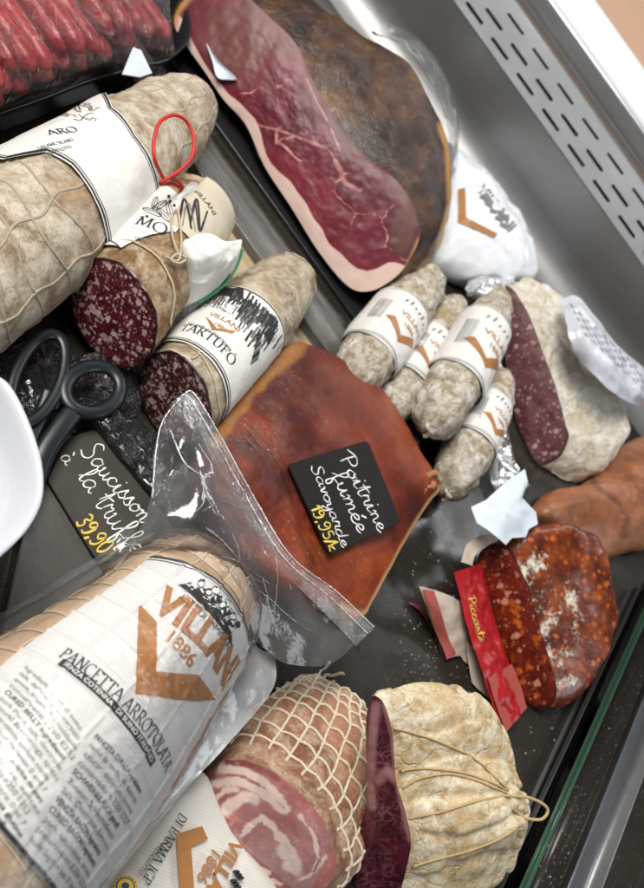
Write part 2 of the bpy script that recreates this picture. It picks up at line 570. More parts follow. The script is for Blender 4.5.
def hand(text, w=.17, seed=1):
    rr = random.Random(seed)
    vs, fs, x = [], [], 0
    for ch in text:
        adv, st = HW[ch]
        dy = rr.uniform(-.08, .08); sc = rr.uniform(.92, 1.1)
        for s_ in st:
            P = [V((p.x, p.y)) for p in catmull([(x + a * sc + rr.uniform(-.03, .03), b * sc + dy + rr.uniform(-.04, .04), 0) for a, b in s_], max(5, len(s_) * 5))]
            ph = rr.uniform(0, 6)
            r = ribbon2(P, lambda d, t: w * (.85 + .25 * math.sin(d * 2 + ph)) * (.6 + .4 * min(1, 8 * t, 8 * (1 - t) + .3)))
            b = len(vs); vs += r[0]; fs += [[i + b for i in f] for f in r[1]]
        x += adv * sc
    return vs, fs, x
def put(g, mi, surf, flat, origin, ang, sc, off, step=None, aspect=1.0):
    """place a flat (verts, faces) on a surface; dice it in u and v so that it bends"""
    vs, fs = flat[0], flat[1]
    ca, sa = math.cos(ang), math.sin(ang)
    P = [(origin.x + sc * (v.x * ca - v.y * aspect * sa), origin.y + sc * (v.x * sa + v.y * aspect * ca)) for v in vs]
    if step:
        bm = bmesh.new()
        bv = [bm.verts.new((p[0], p[1], 0)) for p in P]
        for f in fs:
            try: bm.faces.new([bv[i] for i in f])
            except ValueError: pass
        for ax in (0, 1):
            lo = min(p[ax] for p in P); hi = max(p[ax] for p in P)
            k = int((hi - lo) / step)
            for q in range(1, k + 1):
                co = [0, 0, 0]; no = [0, 0, 0]
                co[ax] = lo + (hi - lo) * q / (k + 1); no[ax] = 1
                bmesh.ops.bisect_plane(bm, geom=bm.verts[:] + bm.edges[:] + bm.faces[:], plane_co=co, plane_no=no, dist=1e-7)
        bmesh.ops.triangulate(bm, faces=bm.faces[:])
        bm.verts.index_update()
        P = [(v.co.x, v.co.y) for v in bm.verts]
        fs = [[v.index for v in f.verts] for f in bm.faces]
        bm.free()
    g.add([surf.surf(a, b, off) for a, b in P], fs, mi)
def put_line(g, mi, surf, flat, ps, pe, off, step=None, aspect=1.0):
    a, b = surf.uv(*ps), surf.uv(*pe)
    d = b - a
    put(g, mi, surf, flat, a, math.atan2(d.y, d.x), d.length / flat[2], off, step, aspect)
def put_poly(g, mi, surf, pxs, off, step=.004):
    P = [surf.uv(*p) for p in pxs]
    put(g, mi, surf, (P, [list(range(len(P)))]), V((0, 0)), 0, 1, off, step)
def put_curve(g, mi, surf, pxs, width, off, n=None, uvs=False):
    P = [V(p) if uvs else surf.uv(*p) for p in pxs]
    P = [V((p.x, p.y)) for p in catmull([(p.x, p.y, 0) for p in P], n or len(P) * 10)]
    put(g, mi, surf, ribbon2(P, lambda d, t: width), V((0, 0)), 0, 1, off)
def circle2(cx, cy, r, n=16, ry=None):
    return [V((cx + r * math.cos(2 * math.pi * i / n), cy + (ry or r) * math.sin(2 * math.pi * i / n))) for i in range(n)], [list(range(n))]
VLOGO = ([V(p) for p in [(-1, .95), (-.62, 1.12), (-.05, .42), (.62, 1.12), (1, .95), (0, -.0), ]], [[0, 1, 2, 5], [2, 3, 4, 5]], 2)
# ------------------------------------------------------------------ materials
class Mat:
    def __init__(s, name):
        s.m = bpy.data.materials.new(name); s.m.use_nodes = True
        s.nt = s.m.node_tree; s.nt.nodes.clear()
        s.out = s.n('ShaderNodeOutputMaterial')
        s.tc = s.n('ShaderNodeTexCoord').outputs['Object']
    def n(s, t, **k):
        x = s.nt.nodes.new(t)
        for a, b in k.items(): setattr(x, a, b)
        return x
    def set(s, sock, val):
        if isinstance(val, bpy.types.NodeSocket): s.nt.links.new(val, sock)
        elif isinstance(val, (tuple, list)) and len(val) == 3 and sock.type == 'RGBA': sock.default_value = (*val, 1)
        else: sock.default_value = val
    def map(s, scale=(1, 1, 1), rot=(0, 0, 0), vec=None):
        x = s.n('ShaderNodeMapping'); s.set(x.inputs[0], vec or s.tc)
        x.inputs['Scale'].default_value = scale; x.inputs['Rotation'].default_value = rot
        return x.outputs[0]
    def noise(s, sc, det=4, rough=.55, vec=None, dist=0, col=False):
        x = s.n('ShaderNodeTexNoise'); s.set(x.inputs['Vector'], vec or s.tc)
        x.inputs['Scale'].default_value = sc; x.inputs['Detail'].default_value = det
        x.inputs['Roughness'].default_value = rough; x.inputs['Distortion'].default_value = dist
        return x.outputs['Color' if col else 'Fac']
    def vor(s, sc, feat='F1', vec=None, out='Distance', rnd=1):
        x = s.n('ShaderNodeTexVoronoi', feature=feat); s.set(x.inputs['Vector'], vec or s.tc)
        x.inputs['Scale'].default_value = sc; x.inputs['Randomness'].default_value = rnd
        return x.outputs[out]
    def warp(s, amt, sc, vec=None):
        c = s.noise(sc, 3, .6, vec, col=True)
        a = s.n('ShaderNodeVectorMath', operation='SUBTRACT'); s.set(a.inputs[0], c); a.inputs[1].default_value = (.5, .5, .5)
        b = s.n('ShaderNodeVectorMath', operation='SCALE'); s.set(b.inputs[0], a.outputs[0]); b.inputs['Scale'].default_value = amt
        d = s.n('ShaderNodeVectorMath', operation='ADD'); s.set(d.inputs[0], vec or s.tc); s.set(d.inputs[1], b.outputs[0])
        return d.outputs[0]
    def ramp(s, fac, stops, interp='LINEAR'):
        x = s.n('ShaderNodeValToRGB'); s.set(x.inputs[0], fac)
        x.color_ramp.interpolation = interp
        e = x.color_ramp.elements
        while len(e) < len(stops): e.new(.5)
        for el, (p, c) in zip(e, stops):
            el.position = p
            el.color = (*c, 1) if isinstance(c, (tuple, list)) else (c, c, c, 1)
        return x.outputs[0]
    def mix(s, f, a, b, mode='MIX'):
        x = s.n('ShaderNodeMix', data_type='RGBA', blend_type=mode)
        s.set(x.inputs[0], f); s.set(x.inputs[6], a); s.set(x.inputs[7], b)
        return x.outputs[2]
    def math(s, op, a, b=0.0, clamp=False):
        x = s.n('ShaderNodeMath', operation=op, use_clamp=clamp); s.set(x.inputs[0], a); s.set(x.inputs[1], b)
        return x.outputs[0]
    def attr(s, name):
        return s.n('ShaderNodeAttribute', attribute_name=name).outputs['Fac']
    def bump(s, h, st=.3, dist=.001, normal=None):
        x = s.n('ShaderNodeBump'); s.set(x.inputs['Height'], h)
        x.inputs['Strength'].default_value = st; x.inputs['Distance'].default_value = dist
        if normal is not None: s.set(x.inputs['Normal'], normal)
        return x.outputs[0]
    def bsdf(s, col, rough=.5, normal=None, done=True, **k):
        x = s.n('ShaderNodeBsdfPrincipled')
        s.set(x.inputs['Base Color'], col); s.set(x.inputs['Roughness'], rough)
        if normal is not None: s.set(x.inputs['Normal'], normal)
        for a, b in k.items(): s.set(x.inputs[a.replace('_', ' ')], b)
        if done: s.nt.links.new(x.outputs[0], s.out.inputs[0])
        return x.outputs[0]
    def finish(s, sh): s.nt.links.new(sh, s.out.inputs[0]); return s.m

def plain(name, col, rough=.5, nsc=60, var=.15, bump=.15, bsc=300, **k):
    M = Mat(name)
    f = M.noise(nsc, 4)
    c = M.mix(f, tuple(x * (1 - var) for x in col), tuple(min(1, x * (1 + var)) for x in col))
    M.bsdf(c, rough, M.bump(M.noise(bsc, 3), bump, .0006), **k)
    return M.m
def casing(name, dark, midc, white, wamt=.5, sc=1.0, specks=.5, warm=(.33, .2, .09), wrinkle=0, rough=.82, bst=.85, wr=.30):
    M = Mat(name)
    w = M.warp(.02, 35 * sc)
    n1 = M.noise(28 * sc, 6, .65, w)
    c = M.mix(M.ramp(n1, [(.35, 0), (.62, 1)]), dark, midc)
    n2 = M.noise(60 * sc, 7, .72, w)
    c = M.mix(M.math('MULTIPLY', M.ramp(n2, [(.49 - .12 * wamt, 0), (.69 - .12 * wamt, 1)]), .9), c, white)
    n5 = M.noise(950 * sc, 3, .8)
    c = M.mix(M.math('MULTIPLY', M.ramp(n5, [(.5, 0), (.68, 1)]), .45), c, tuple(x * .6 for x in midc))
    c = M.mix(M.math('MULTIPLY', M.ramp(n5, [(.32, 1), (.44, 0)]), .35), c, white)
    n4 = M.noise(16 * sc, 4, .6)
    c = M.mix(M.math('MULTIPLY', M.ramp(n4, [(.52, 0), (.68, 1)]), .65), c, warm)
    n3 = M.noise(480 * sc, 4, .75)
    c = M.mix(M.math('MULTIPLY', M.ramp(n3, [(.55, 0), (.72, 1)]), specks), c, tuple(x * .35 for x in dark))
    h = M.math('ADD', M.math('MULTIPLY', n2, .8), M.math('ADD', M.math('MULTIPLY', n3, .35), M.math('MULTIPLY', M.noise(150 * sc, 5, .7), .6)))
    if wrinkle:
        e = M.ramp(M.vor(wrinkle, 'DISTANCE_TO_EDGE', M.map((1, .55, 1), (0, 0, .5), M.warp(.012, 70))), [(0, 1), (.10, 0)])
        e = M.math('MULTIPLY', e, M.ramp(M.noise(38, 4, .7), [(.42, 0), (.62, 1)]))
        c = M.mix(M.math('MULTIPLY', e, wr), c, tuple(x * .8 for x in dark))
        h = M.math('SUBTRACT', h, M.math('MULTIPLY', e, .9))
    M.bsdf(c, rough, M.bump(h, bst, .0018), Specular_IOR_Level=.2)
    return M.m
def cutmeat(name, dark, midc, fat, sc=1.0, amount=.42, gloss=.32, extra=None):
    M = Mat(name)
    w = M.map((1, .72, 1), (0, .4, .6), M.warp(.005, 220 * sc))
    n1 = M.noise(90 * sc, 5, .65)
    c = M.mix(M.ramp(n1, [(.35, 0), (.65, 1)]), dark, midc)
    if extra:
        c = M.mix(M.ramp(M.noise(130 * sc, 3), [(.55, 0), (.66, 1)]), c, extra)
    for k, (s1, am) in enumerate(((150, amount), (290, amount * .85), (560, amount * .6))):
        v = M.vor(s1 * sc, 'F1', w)
        x = M.n('ShaderNodeTexVoronoi', feature='F1'); M.set(x.inputs['Vector'], w); x.inputs['Scale'].default_value = s1 * sc
        r = M.n('ShaderNodeSeparateColor'); M.set(r.inputs[0], x.outputs['Color'])
        th = M.math('MULTIPLY', M.math('MULTIPLY', M.math('POWER', r.outputs[k], 1.1), am * 1.45), M.ramp(M.noise(55 + 30 * k, 4, .65), [(.3, .65), (.62, 1.25)]))
        f = M.ramp(M.math('SUBTRACT', th, v), [(.0, 0), (.13, 1)])
        fc = M.mix(M.noise(300, 3), fat, tuple(a * .75 + b * .25 for a, b in zip(fat, midc)))
        c = M.mix(M.math('MULTIPLY', f, .92 if k < 2 else .6), c, fc)
    c = M.mix(M.ramp(M.attr('edge'), [(.93, 0), (.99, 1)]), c, tuple(x * .55 for x in dark))
    M.bsdf(c, gloss, M.bump(M.noise(260, 4, .6), .35, .0008), Specular_IOR_Level=.45, Subsurface_Weight=.06, Subsurface_Scale=.002)
    return M.m
def film(name, haze=.12, tint=(.9, .92, .93), rough=.06, bsc=40, bst=.5, stretch=(1, 1, 1), edge=.5, refl=1.2):
    M = Mat(name)
    vec = M.map(stretch)
    h = M.noise(bsc, 4, .55, vec, 1.0)
    h2 = M.noise(bsc * 4, 3, .6, vec)
    nrm = M.bump(M.math('ADD', h, M.math('MULTIPLY', h2, .3)), bst, .006)
    g = M.bsdf((.85, .86, .87), rough, nrm, False, Specular_IOR_Level=.9)
    gl = M.n('ShaderNodeBsdfAnisotropic'); gl.inputs['Roughness'].default_value = rough; M.set(gl.inputs['Normal'], nrm); M.set(gl.inputs['Color'], (1, 1, 1))
    t = M.n('ShaderNodeBsdfTransparent'); t.inputs[0].default_value = (*tint, 1)
    lw = M.n('ShaderNodeFresnel'); lw.inputs['IOR'].default_value = 1.5; M.set(lw.inputs['Normal'], nrm)
    face = M.n('ShaderNodeLayerWeight'); face.inputs['Blend'].default_value = .25
    a = M.n('ShaderNodeMixShader')
    M.set(a.inputs[0], M.math('ADD', M.math('MULTIPLY', M.ramp(M.noise(bsc * .7, 3), [(.3, 0), (.7, 1)]), haze), M.math('MULTIPLY', face.outputs['Facing'], edge * .35), True))
    M.nt.links.new(t.outputs[0], a.inputs[1]); M.nt.links.new(g, a.inputs[2])
    b = M.n('ShaderNodeMixShader')
    M.set(b.inputs[0], M.math('MULTIPLY', lw.outputs[0], refl, True))
    M.nt.links.new(a.outputs[0], b.inputs[1]); M.nt.links.new(gl.outputs[0], b.inputs[2])
    return M.finish(b.outputs[0])
def paper(name, col=(.8, .79, .76), ribs=0, rough=.5, var=.04, rot=0, ribcol=.9):
    M = Mat(name)
    n1 = M.noise(45, 5, .6)
    c = M.mix(n1, tuple(x * (1 - var * 2) for x in col), col)
    h = M.math('MULTIPLY', M.noise(55, 5, .6), 1.0)
    if ribs:
        x = M.n('ShaderNodeTexWave', wave_type='BANDS', bands_direction='X'); M.set(x.inputs[0], M.map((1, 1, 1), (0, 0, rot)))
        x.inputs['Scale'].default_value = ribs; x.inputs['Distortion'].default_value = .0
        c = M.mix(M.math('MULTIPLY', x.outputs[1], .55), c, tuple(q * ribcol for q in col))
        h = M.math('ADD', h, M.math('MULTIPLY', x.outputs[1], .1))
    M.bsdf(c, rough, M.bump(h, .45, .0016), Specular_IOR_Level=.4)
    return M.m

INK = plain('black_ink', (.016, .015, .016), .55, var=.3, bump=.02)
INKG = plain('grey_ink', (.16, .155, .15), .6, var=.3, bump=.02)
BRONZE = plain('bronze_ink', (.34, .15, .045), .38, 90, .25, .08, 120)
WHITEINK = plain('white_ink', (.8, .8, .78), .55, var=.1, bump=.02)
CHALK = plain('white_chalk_marker', (.75, .74, .72), .8, 900, .25, .4, 1500)
YCHALK = plain('yellow_chalk_marker', (.68, .5, .09), .8, 900, .3, .4, 1500)
PAPER = paper('label_paper', (.72, .705, .67))
PAPERT = paper('tan_label_paper', (.56, .49, .38))
RIBPAPER = paper('ribbed_label_paper', (.72, .715, .71), 240, .42, rot=0, ribcol=.66)
RIBPAPER2 = paper('ribbed_label_paper_low', (.66, .63, .58), 170, .45, rot=1.0, ribcol=.8)
CAS_BIG = casing('grey_brown_mould_casing', (.17, .115, .065), (.34, .26, .175), (.60, .54, .44), .8, .9, .45, (.27, .15, .06))
CAS_MORO = casing('brown_mould_casing', (.11, .055, .024), (.28, .17, .08), (.52, .43, .31), .42, 1.1, .6, (.30, .145, .04))
CAS_TART = casing('beige_mould_casing', (.16, .115, .065), (.38, .30, .20), (.58, .52, .42), .7, 1.2, .55, (.33, .21, .095))
CAS_SMALL = casing('small_salami_casing', (.20, .15, .09), (.42, .345, .235), (.70, .67, .62), .66, 1.4, .6, (.38, .26, .13), 110)
FLOUR = casing('floured_casing', (.42, .35, .25), (.66, .59, .47), (.82, .79, .73), .85, 1.4, .45, (.52, .40, .22), 60)
CUT_MORO = cutmeat('salami_meat', (.045, .005, .010), (.14, .018, .028), (.62, .44, .43), 1.15, .46, .3)
CUT_TART = cutmeat('truffle_salami_meat', (.032, .007, .009), (.10, .022, .024), (.54, .41, .38), 1.35, .46, .42, (.012, .009, .008))
CUT_WHITE = cutmeat('coarse_salami_meat', (.06, .014, .017), (.13, .035, .04), (.42, .26, .25), 1.0, .32, .5)
CUT_CHO = cutmeat('chorizo_meat', (.07, .005, .003), (.16, .016, .006), (.52, .24, .15), .8, .33, .25, (.42, .085, .010))
SLATE = plain('slate_card', (.012, .011, .010), .6, 40, .5, .25, 400, Specular_IOR_Level=.2)
SLATE2 = plain('worn_slate_card', (.040, .037, .030), .6, 25, .6, .3, 300, Specular_IOR_Level=.25)
TWINE = plain('twine', (.47, .40, .29), .85, 300, .3, .5, 2500)
NETC = plain('cream_netting', (.66, .58, .44), .8, 300, .2, .5, 2500)
REDSTR = plain('red_string', (.55, .02, .015), .5, 300, .2, .3, 2500)
BLACKPL = plain('black_plastic', (.012, .014, .016), .22, 40, .3, .1, 200)
TEALPL = plain('dark_blue_black_plastic', (.006, .010, .013), .34, 40, .3, .08, 300)
CERAMIC = plain('white_glazed_melamine', (.60, .62, .66), .12, 20, .02, .02, 60, Coat_Weight=.4)
GREEN = plain('green_ribbon', (.04, .25, .11), .4)
FILM = film('vacuum_film', .10, (.95, .96, .96), .16, 16, .35, refl=1.5)
FILMSEAL = film('film_seal', .22, (.93, .94, .95), .1, 60, .45)
FILMBODY = film('tight_vacuum_film', .004, (.985, .985, .985), .15, 30, .4, edge=.1, refl=.75)
FILMTRAY = film('stretch_film', .004, (.97, .97, .97), .05, 34, 1.0, (1, 4, 1), edge=.06, refl=1.0)
FILMTHIN = film('thin_clear_film', .08, (.95, .96, .98), .07, 40, .6)
def ham_face():
    M = Mat('cured_ham_meat')
    n1 = M.noise(25, 5, .6, M.map((1, 2.2, 1), (0, 0, .2)))
    c = M.mix(M.ramp(n1, [(.3, 0), (.7, 1)]), (.105, .007, .017), (.215, .024, .040))
    c = M.mix(M.math('MULTIPLY', M.ramp(M.noise(150, 5, .7, M.map((1, .3, 1), (0, 0, .5))), [(.54, 0), (.8, 1)]), .35), c, (.36, .10, .11))
    c = M.mix(M.math('MULTIPLY', M.attr('lobe'), .75), c, (.045, .006, .014))
    c = M.mix(M.attr('dry'), c, M.mix(M.noise(45, 5, .7), (.075, .03, .025), (.2, .1, .075)))
    c = M.mix(M.ramp(M.math('ADD', M.attr('fat'), M.math('MULTIPLY', M.math('SUBTRACT', M.noise(110, 5, .65), .5), .5)), [(.38, 0), (.6, 1)]), c, M.mix(M.ramp(M.math('ADD', M.attr('fat'), M.math('MULTIPLY', M.noise(70, 5, .7), .5)), [(.85, 0), (1.4, 1)]), (.50, .22, .2), M.mix(M.noise(60, 4), (.60, .42, .36), (.68, .52, .46))))
    c = M.mix(M.attr('rind'), c, (.42, .22, .08))
    M.bsdf(c, .38, M.bump(M.noise(90, 5, .6), .15, .0008), Specular_IOR_Level=.3, Subsurface_Weight=.05, Subsurface_Scale=.003)
    return M.m
def ham_skin():
    M = Mat('cured_ham_rind')
    w = M.warp(.02, 20)
    n = M.noise(17, 7, .66, w)
    c = M.ramp(n, [(.34, (.010, .004, .003)), (.46, (.034, .013, .006)), (.56, (.082, .034, .012)), (.7, (.21, .115, .045))])
    n2 = M.noise(60, 6, .7, w)
    c = M.mix(M.math('MULTIPLY', M.ramp(n2, [(.58, 0), (.75, 1)]), .5), c, (.30, .2, .12))
    c = M.mix(M.ramp(M.attr('gold'), [(.35, 0), (.9, 1)]), c, (.42, .22, .06))
    M.bsdf(c, .36, M.bump(M.math('ADD', n2, n), .8, .004), Specular_IOR_Level=.25, Coat_Weight=.4, Coat_Roughness=.18, Coat_Normal=M.bump(M.math('ADD', n2, n), .5, .003))
    return M.m
def belly():
    M = Mat('smoked_pork_belly')
    w = M.warp(.03, 18)
    n = M.noise(12, 6, .6, w)
    c = M.ramp(n, [(.30, (.018, .0025, .001)), (.43, (.075, .007, .0015)), (.55, (.18, .022, .002)), (.70, (.32, .062, .004))])
    ws = M.noise(26, 5, .6, M.map((.5, 2.2, 1), (0, 0, -.5)), .6)
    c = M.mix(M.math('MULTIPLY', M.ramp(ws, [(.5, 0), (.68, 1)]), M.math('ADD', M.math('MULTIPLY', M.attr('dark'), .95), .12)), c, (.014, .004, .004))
    fs = M.noise(330, 5, .75, M.map((.35, 1.6, 1), (0, 0, -.9)))
    c = M.mix(M.math('MULTIPLY', M.ramp(fs, [(.5, 0), (.66, 1)]), .5), c, (.03, .005, .002))
    c = M.mix(M.math('MULTIPLY', M.math('MULTIPLY', M.ramp(M.noise(520, 3, .7, M.map((.5, 1.3, 1), (0, 0, -.9))), [(.63, 0), (.70, 1)]), M.ramp(M.noise(24, 4), [(.48, 0), (.62, 1)])), .75), c, (.5, .36, .27))  # pale flecks paint the wet sparkle into the base colour
    c = M.mix(M.math('MULTIPLY', M.attr('pale'), .5), c, M.mix(M.noise(90, 5), (.17, .035, .02), (.27, .075, .045)))
    c = M.mix(M.math('MULTIPLY', M.attr('rind'), .95), c, M.mix(M.noise(70, 5), (.18, .065, .012), (.36, .16, .04)))
    c = M.mix(M.attr('rim'), c, (.5, .3, .13))
    b = M.bump(M.noise(30, 4, .5), .35, .004)
    b = M.bump(M.noise(230, 5, .7), .7, .0016, b)
    st = M.noise(520, 3, .7, M.map((.45, 1.4, 1), (0, 0, -.9)))
    b = M.bump(st, .45, .0008, b)
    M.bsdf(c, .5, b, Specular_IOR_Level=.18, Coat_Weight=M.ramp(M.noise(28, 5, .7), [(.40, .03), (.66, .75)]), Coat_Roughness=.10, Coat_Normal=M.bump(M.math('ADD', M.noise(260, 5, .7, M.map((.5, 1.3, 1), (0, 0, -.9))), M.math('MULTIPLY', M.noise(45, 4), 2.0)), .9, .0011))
    return M.m
def floor_mat(name, col=(.022, .0185, .0145), rough=(.12, .36), dirt=.16):
    M = Mat(name)
    n = M.noise(14, 6, .65)
    c = M.mix(n, tuple(x * .5 for x in col), tuple(x * 1.6 for x in col))
    sp = M.vor(260, 'F1', M.warp(.003, 200))
    spk = M.ramp(M.math('SUBTRACT', sp, M.math('MULTIPLY', M.noise(22, 4), .26)), [(.0, 1), (.05, 0)])
    c = M.mix(M.math('MULTIPLY', spk, dirt), c, (.3, .28, .25))
    sc = M.noise(300, 3, .6, M.map((1, .03, 1), (0, 0, .6)))
    c = M.mix(M.math('MULTIPLY', M.ramp(sc, [(.62, 0), (.75, 1)]), .25), c, (.12, .11, .1))
    M.bsdf(c, M.ramp(M.noise(9, 6, .7), [(.35, rough[0]), (.65, rough[1])]), M.bump(M.noise(35, 4), .12, .002), Specular_IOR_Level=.5)
    return M.m
def steel(name, col=(.5, .51, .53), rough=.32, rot=0, aniso=True):
    M = Mat(name)
    br = M.noise(500, 3, .6, M.map((.02, 1, 1), (0, 0, rot)))
    c = M.mix(M.noise(7, 4), tuple(x * .68 for x in col), col)
    M.bsdf(c, M.math('ADD', M.math('MULTIPLY', br, .14), M.math('ADD', M.math('MULTIPLY', M.noise(11, 6, .7), .3), rough - .22)), M.bump(M.math('ADD', M.math('MULTIPLY', br, .15), M.noise(6, 3)), .35, .004), Metallic=.7)
    return M.m
def smoked():
    M = Mat('smoked_meat_skin')
    n = M.noise(16, 6, .65, M.warp(.02, 25))
    c = M.ramp(n, [(.3, (.13, .038, .014)), (.5, (.28, .10, .042)), (.68, (.42, .19, .095))])
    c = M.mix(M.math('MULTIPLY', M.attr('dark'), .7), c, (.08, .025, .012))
    c = M.mix(M.math('MULTIPLY', M.ramp(M.noise(70, 5, .7), [(.55, 0), (.7, 1)]), .4), c, (.5, .3, .2))
    M.bsdf(c, .38, M.bump(M.math('ADD', M.noise(120, 5, .7), M.math('MULTIPLY', M.attr('dark'), -1.5)), .5, .0015), Specular_IOR_Level=.4)
    return M.m
SMOKED = smoked()
HAMF, HAMS, BELLY = ham_face(), ham_skin(), belly()
FLOOR = floor_mat('dark_case_deck')
DECK2 = floor_mat('dark_grey_tray', (.045, .044, .042), (.3, .5), .2)
STEEL = steel('brushed_steel', (.42, .43, .45)); STEELD = steel('dull_steel', (.33, .33, .33), .42)
# ================================================================== setting
g = Geo()
x0, x1, y0, y1 = -1.2, 1.2, -.7, .462
n = 40
g.add([V((x0 + (x1 - x0) * i / n, y0 + (y1 - y0) * j / n, 0)) for j in range(n + 1) for i in range(n + 1)], gridf(n + 1, n + 1))
tag(mk('deck', g, FLOOR, loc=(0, 0, 0)), kind='structure')

def yz(a, z):
    return CP.y + (CP.z - z) * math.tan(PITCH + math.atan(a / FPX))
case = thing('display_case', 'brushed steel back of the chilled display case with slotted vent and white rail', 'display case', (0, .45, 0))
def strip(name, prof, mat, xa=-1.4, xb=1.4, nx=60):
    g = Geo()
    g.add([V((xa + (xb - xa) * i / nx, y, z)) for y, z in prof for i in range(nx + 1)], gridf(nx + 1, len(prof)))
    return mk(name, g, mat, case)
yb = yz(365, .10)
prof = [(yb - .045 + .045 * math.sin(q * math.pi / 16), .045 - .045 * math.cos(q * math.pi / 16) - .001) for q in range(9)] + [(yb, .099)]
strip('back_panel', prof, STEELD)
# slotted vent: a plate with real holes
ya, yb2 = yz(365, .10), yz(415, .125)
E1 = V((0, yb2 - ya, .025)); E1l = E1.length; E1n = E1.normalized(); EN = X0.cross(E1n)
g = Geo(); N_ = 24
def plate_pt(x, s, d=0): return V((x, ya, .10)) + E1n * s - EN * d
pitch = .0475
rows = [0, .022, .045, E1l]
slots = [(.0135, .006), (.0315, .006), (.0535, .0055)]
rows = [0, .0225, .0425, E1l]
for r_ in range(3):
    s0, s1 = rows[r_], rows[r_ + 1]
    sc = slots[r_][0]
    for k in range(-26, 30):
        xc = k * pitch + r_ * pitch * .33
        inner, outer = [], []
        for q in range(N_):
            th = 2 * math.pi * q / N_ + 1e-3
            cx = .0125 if math.cos(th) > 0 else -.0125
            hw = .0026 if r_ < 2 else .0022
            inner.append((xc + cx + hw * math.cos(th), sc + hw * math.sin(th)))
            d = 1e9
            ox, oy = math.cos(th) * pitch / 2, math.sin(th) * pitch / 2
            kx = (pitch / 2) / abs(ox); ky = ((s1 - sc) if oy > 0 else (sc - s0)) / abs(oy)
            kk = min(kx, ky)
            outer.append((xc + ox * kk, sc + oy * kk))
        vs = [plate_pt(*p) for p in outer] + [plate_pt(*p) for p in inner] + [plate_pt(p[0], p[1], .002) for p in inner]
        g.add(vs, gridf(N_, 3, True))
        # corner fills of the cell
        for cx, cy in ((-1, s0), (1, s0), (1, s1), (-1, s1)):
            X = xc + cx * pitch / 2
            near = sorted(range(N_), key=lambda i: math.hypot(outer[i][0] - X, outer[i][1] - cy))[:2]
            g.add([plate_pt(X, cy), plate_pt(*outer[near[0]]), plate_pt(*outer[near[1]])], [[0, 1, 2]])
mk('vent_plate', g, steel('vent_steel', (.23, .23, .23), .42), case, smooth=False)
strip('vent_duct', [(ya + .004, .09), (ya + .03, .03), (yb2 - .005, .05), (yb2 + .002, .112)], plain('shaded_duct', (.07, .07, .07), .6))
y2, y3 = yz(421, .125), yz(443.6, .15)
strip('rail_gap', [(yb2, .1245), (yb2 + .002, .112), (y2, .112), (y2 + .0005, .1251)], plain('dull_brown_steel', (.16, .13, .11), .5))
strip('steel_rail', [(y2 + .001, .1255), (y2 + .002, .128), (y3 - .003, .149), (y3, .1515)], STEEL)
y4 = yz(479, .17)
strip('edge_rail', [(y3 + .0005, .152)] + [(y3 + .001 + (y4 - y3) * (1 - math.cos(q * math.pi / 16)), .152 + .018 * math.sin(q * math.pi / 16)) for q in range(1, 9)] + [(y4 + .006, .1695), (y4 + .01, .166)], plain('white_enamel', (.78, .8, .84), .22, 10, .02, .02))
strip('counter_top', [(y4 + .011, .1655), (y4 + .05, .1655), (1.9, .1655)], plain('tan_counter', (.46, .29, .2), .5, 12, .12))

# glass end panel, the dark ledge and steel strip beyond it
def gl(px, py, z): return W(px, py, z)
A_, B_ = gl(520, 900, .030), gl(652, 600, .030)
dirv = (B_ - A_).normalized(); dirv.z = 0
pa = A_ - dirv * .25; pb = B_ + dirv * .02
nrm = V((dirv.y, -dirv.x, 0)).normalized()
glass = thing('glass_panel', 'clear glass end panel with a green edge at lower right', 'glass panel', ((pa + pb) / 2).to_tuple())
M = Mat('clear_glass')
gb = M.n('ShaderNodeBsdfTransparent'); gb.inputs[0].default_value = (.82, .88, .85, 1)
gg = M.n('ShaderNodeBsdfAnisotropic'); gg.inputs['Roughness'].default_value = .03
fr = M.n('ShaderNodeFresnel'); fr.inputs[0].default_value = 1.5
mx = M.n('ShaderNodeMixShader'); M.nt.links.new(fr.outputs[0], mx.inputs[0]); M.nt.links.new(gb.outputs[0], mx.inputs[1]); M.nt.links.new(gg.outputs[0], mx.inputs[2])
GLASS = M.finish(mx.outputs[0])
EDGE = plain('green_glass_edge', (.05, .115, .07), .12, 40, .3)
L2 = (pb - pa) / 2; mid = (pa + pb) / 2
g = Geo(); box(g, V((mid.x, mid.y, .0142)), V((L2.x, L2.y, 0)), nrm * .0022, Z * .0135); mk('pane', g, GLASS, glass, smooth=False)
g = Geo(); box(g, V((mid.x, mid.y, .0290)), V((L2.x, L2.y, 0)), nrm * .0024, Z * .0012, 0, .0006); mk('pane_edge', g, EDGE, glass)
g = Geo(); box(g, V((mid.x, mid.y, .006)) - nrm * .0050, V((L2.x, L2.y, 0)), nrm * .0016, Z * .0055, 0, .0006); mk('seal_strip', g, plain('grey_seal', (.05, .047, .047), .6), glass)
M_led = floor_mat('dark_ledge', (.03, .025, .022), (.2, .4), .5)
def ledge(name, off0, off1, z0, z1, mat, **kw):
    g = Geo()
    c = mid + nrm * ((off0 + off1) / 2); c = V((c.x, c.y, (z0 + z1) / 2))
    box(g, c, V((L2.x * 1.6, L2.y * 1.6, 0)), nrm * ((off1 - off0) / 2), Z * ((z1 - z0) / 2), 0, .001)
    return mk(name, g, mat, **kw)
o = ledge('case_ledge', .0065, .049, -.02, -.003 + .004, M_led); tag(o, 'dark crumb-strewn ledge between the green glass edge and the steel strip', 'ledge')
o = ledge('steel_strip', .0495, .078, -.03, .010, steel('grey_strip_steel', (.36, .36, .37), .45)); tag(o, 'grey steel trim strip along the outside of the case, bottom right', 'trim')
g = Geo(); c = mid + nrm * .38
box(g, V((c.x, c.y, -.12)), V((L2.x * 3, L2.y * 3, 0)), nrm * .3, Z * .01)
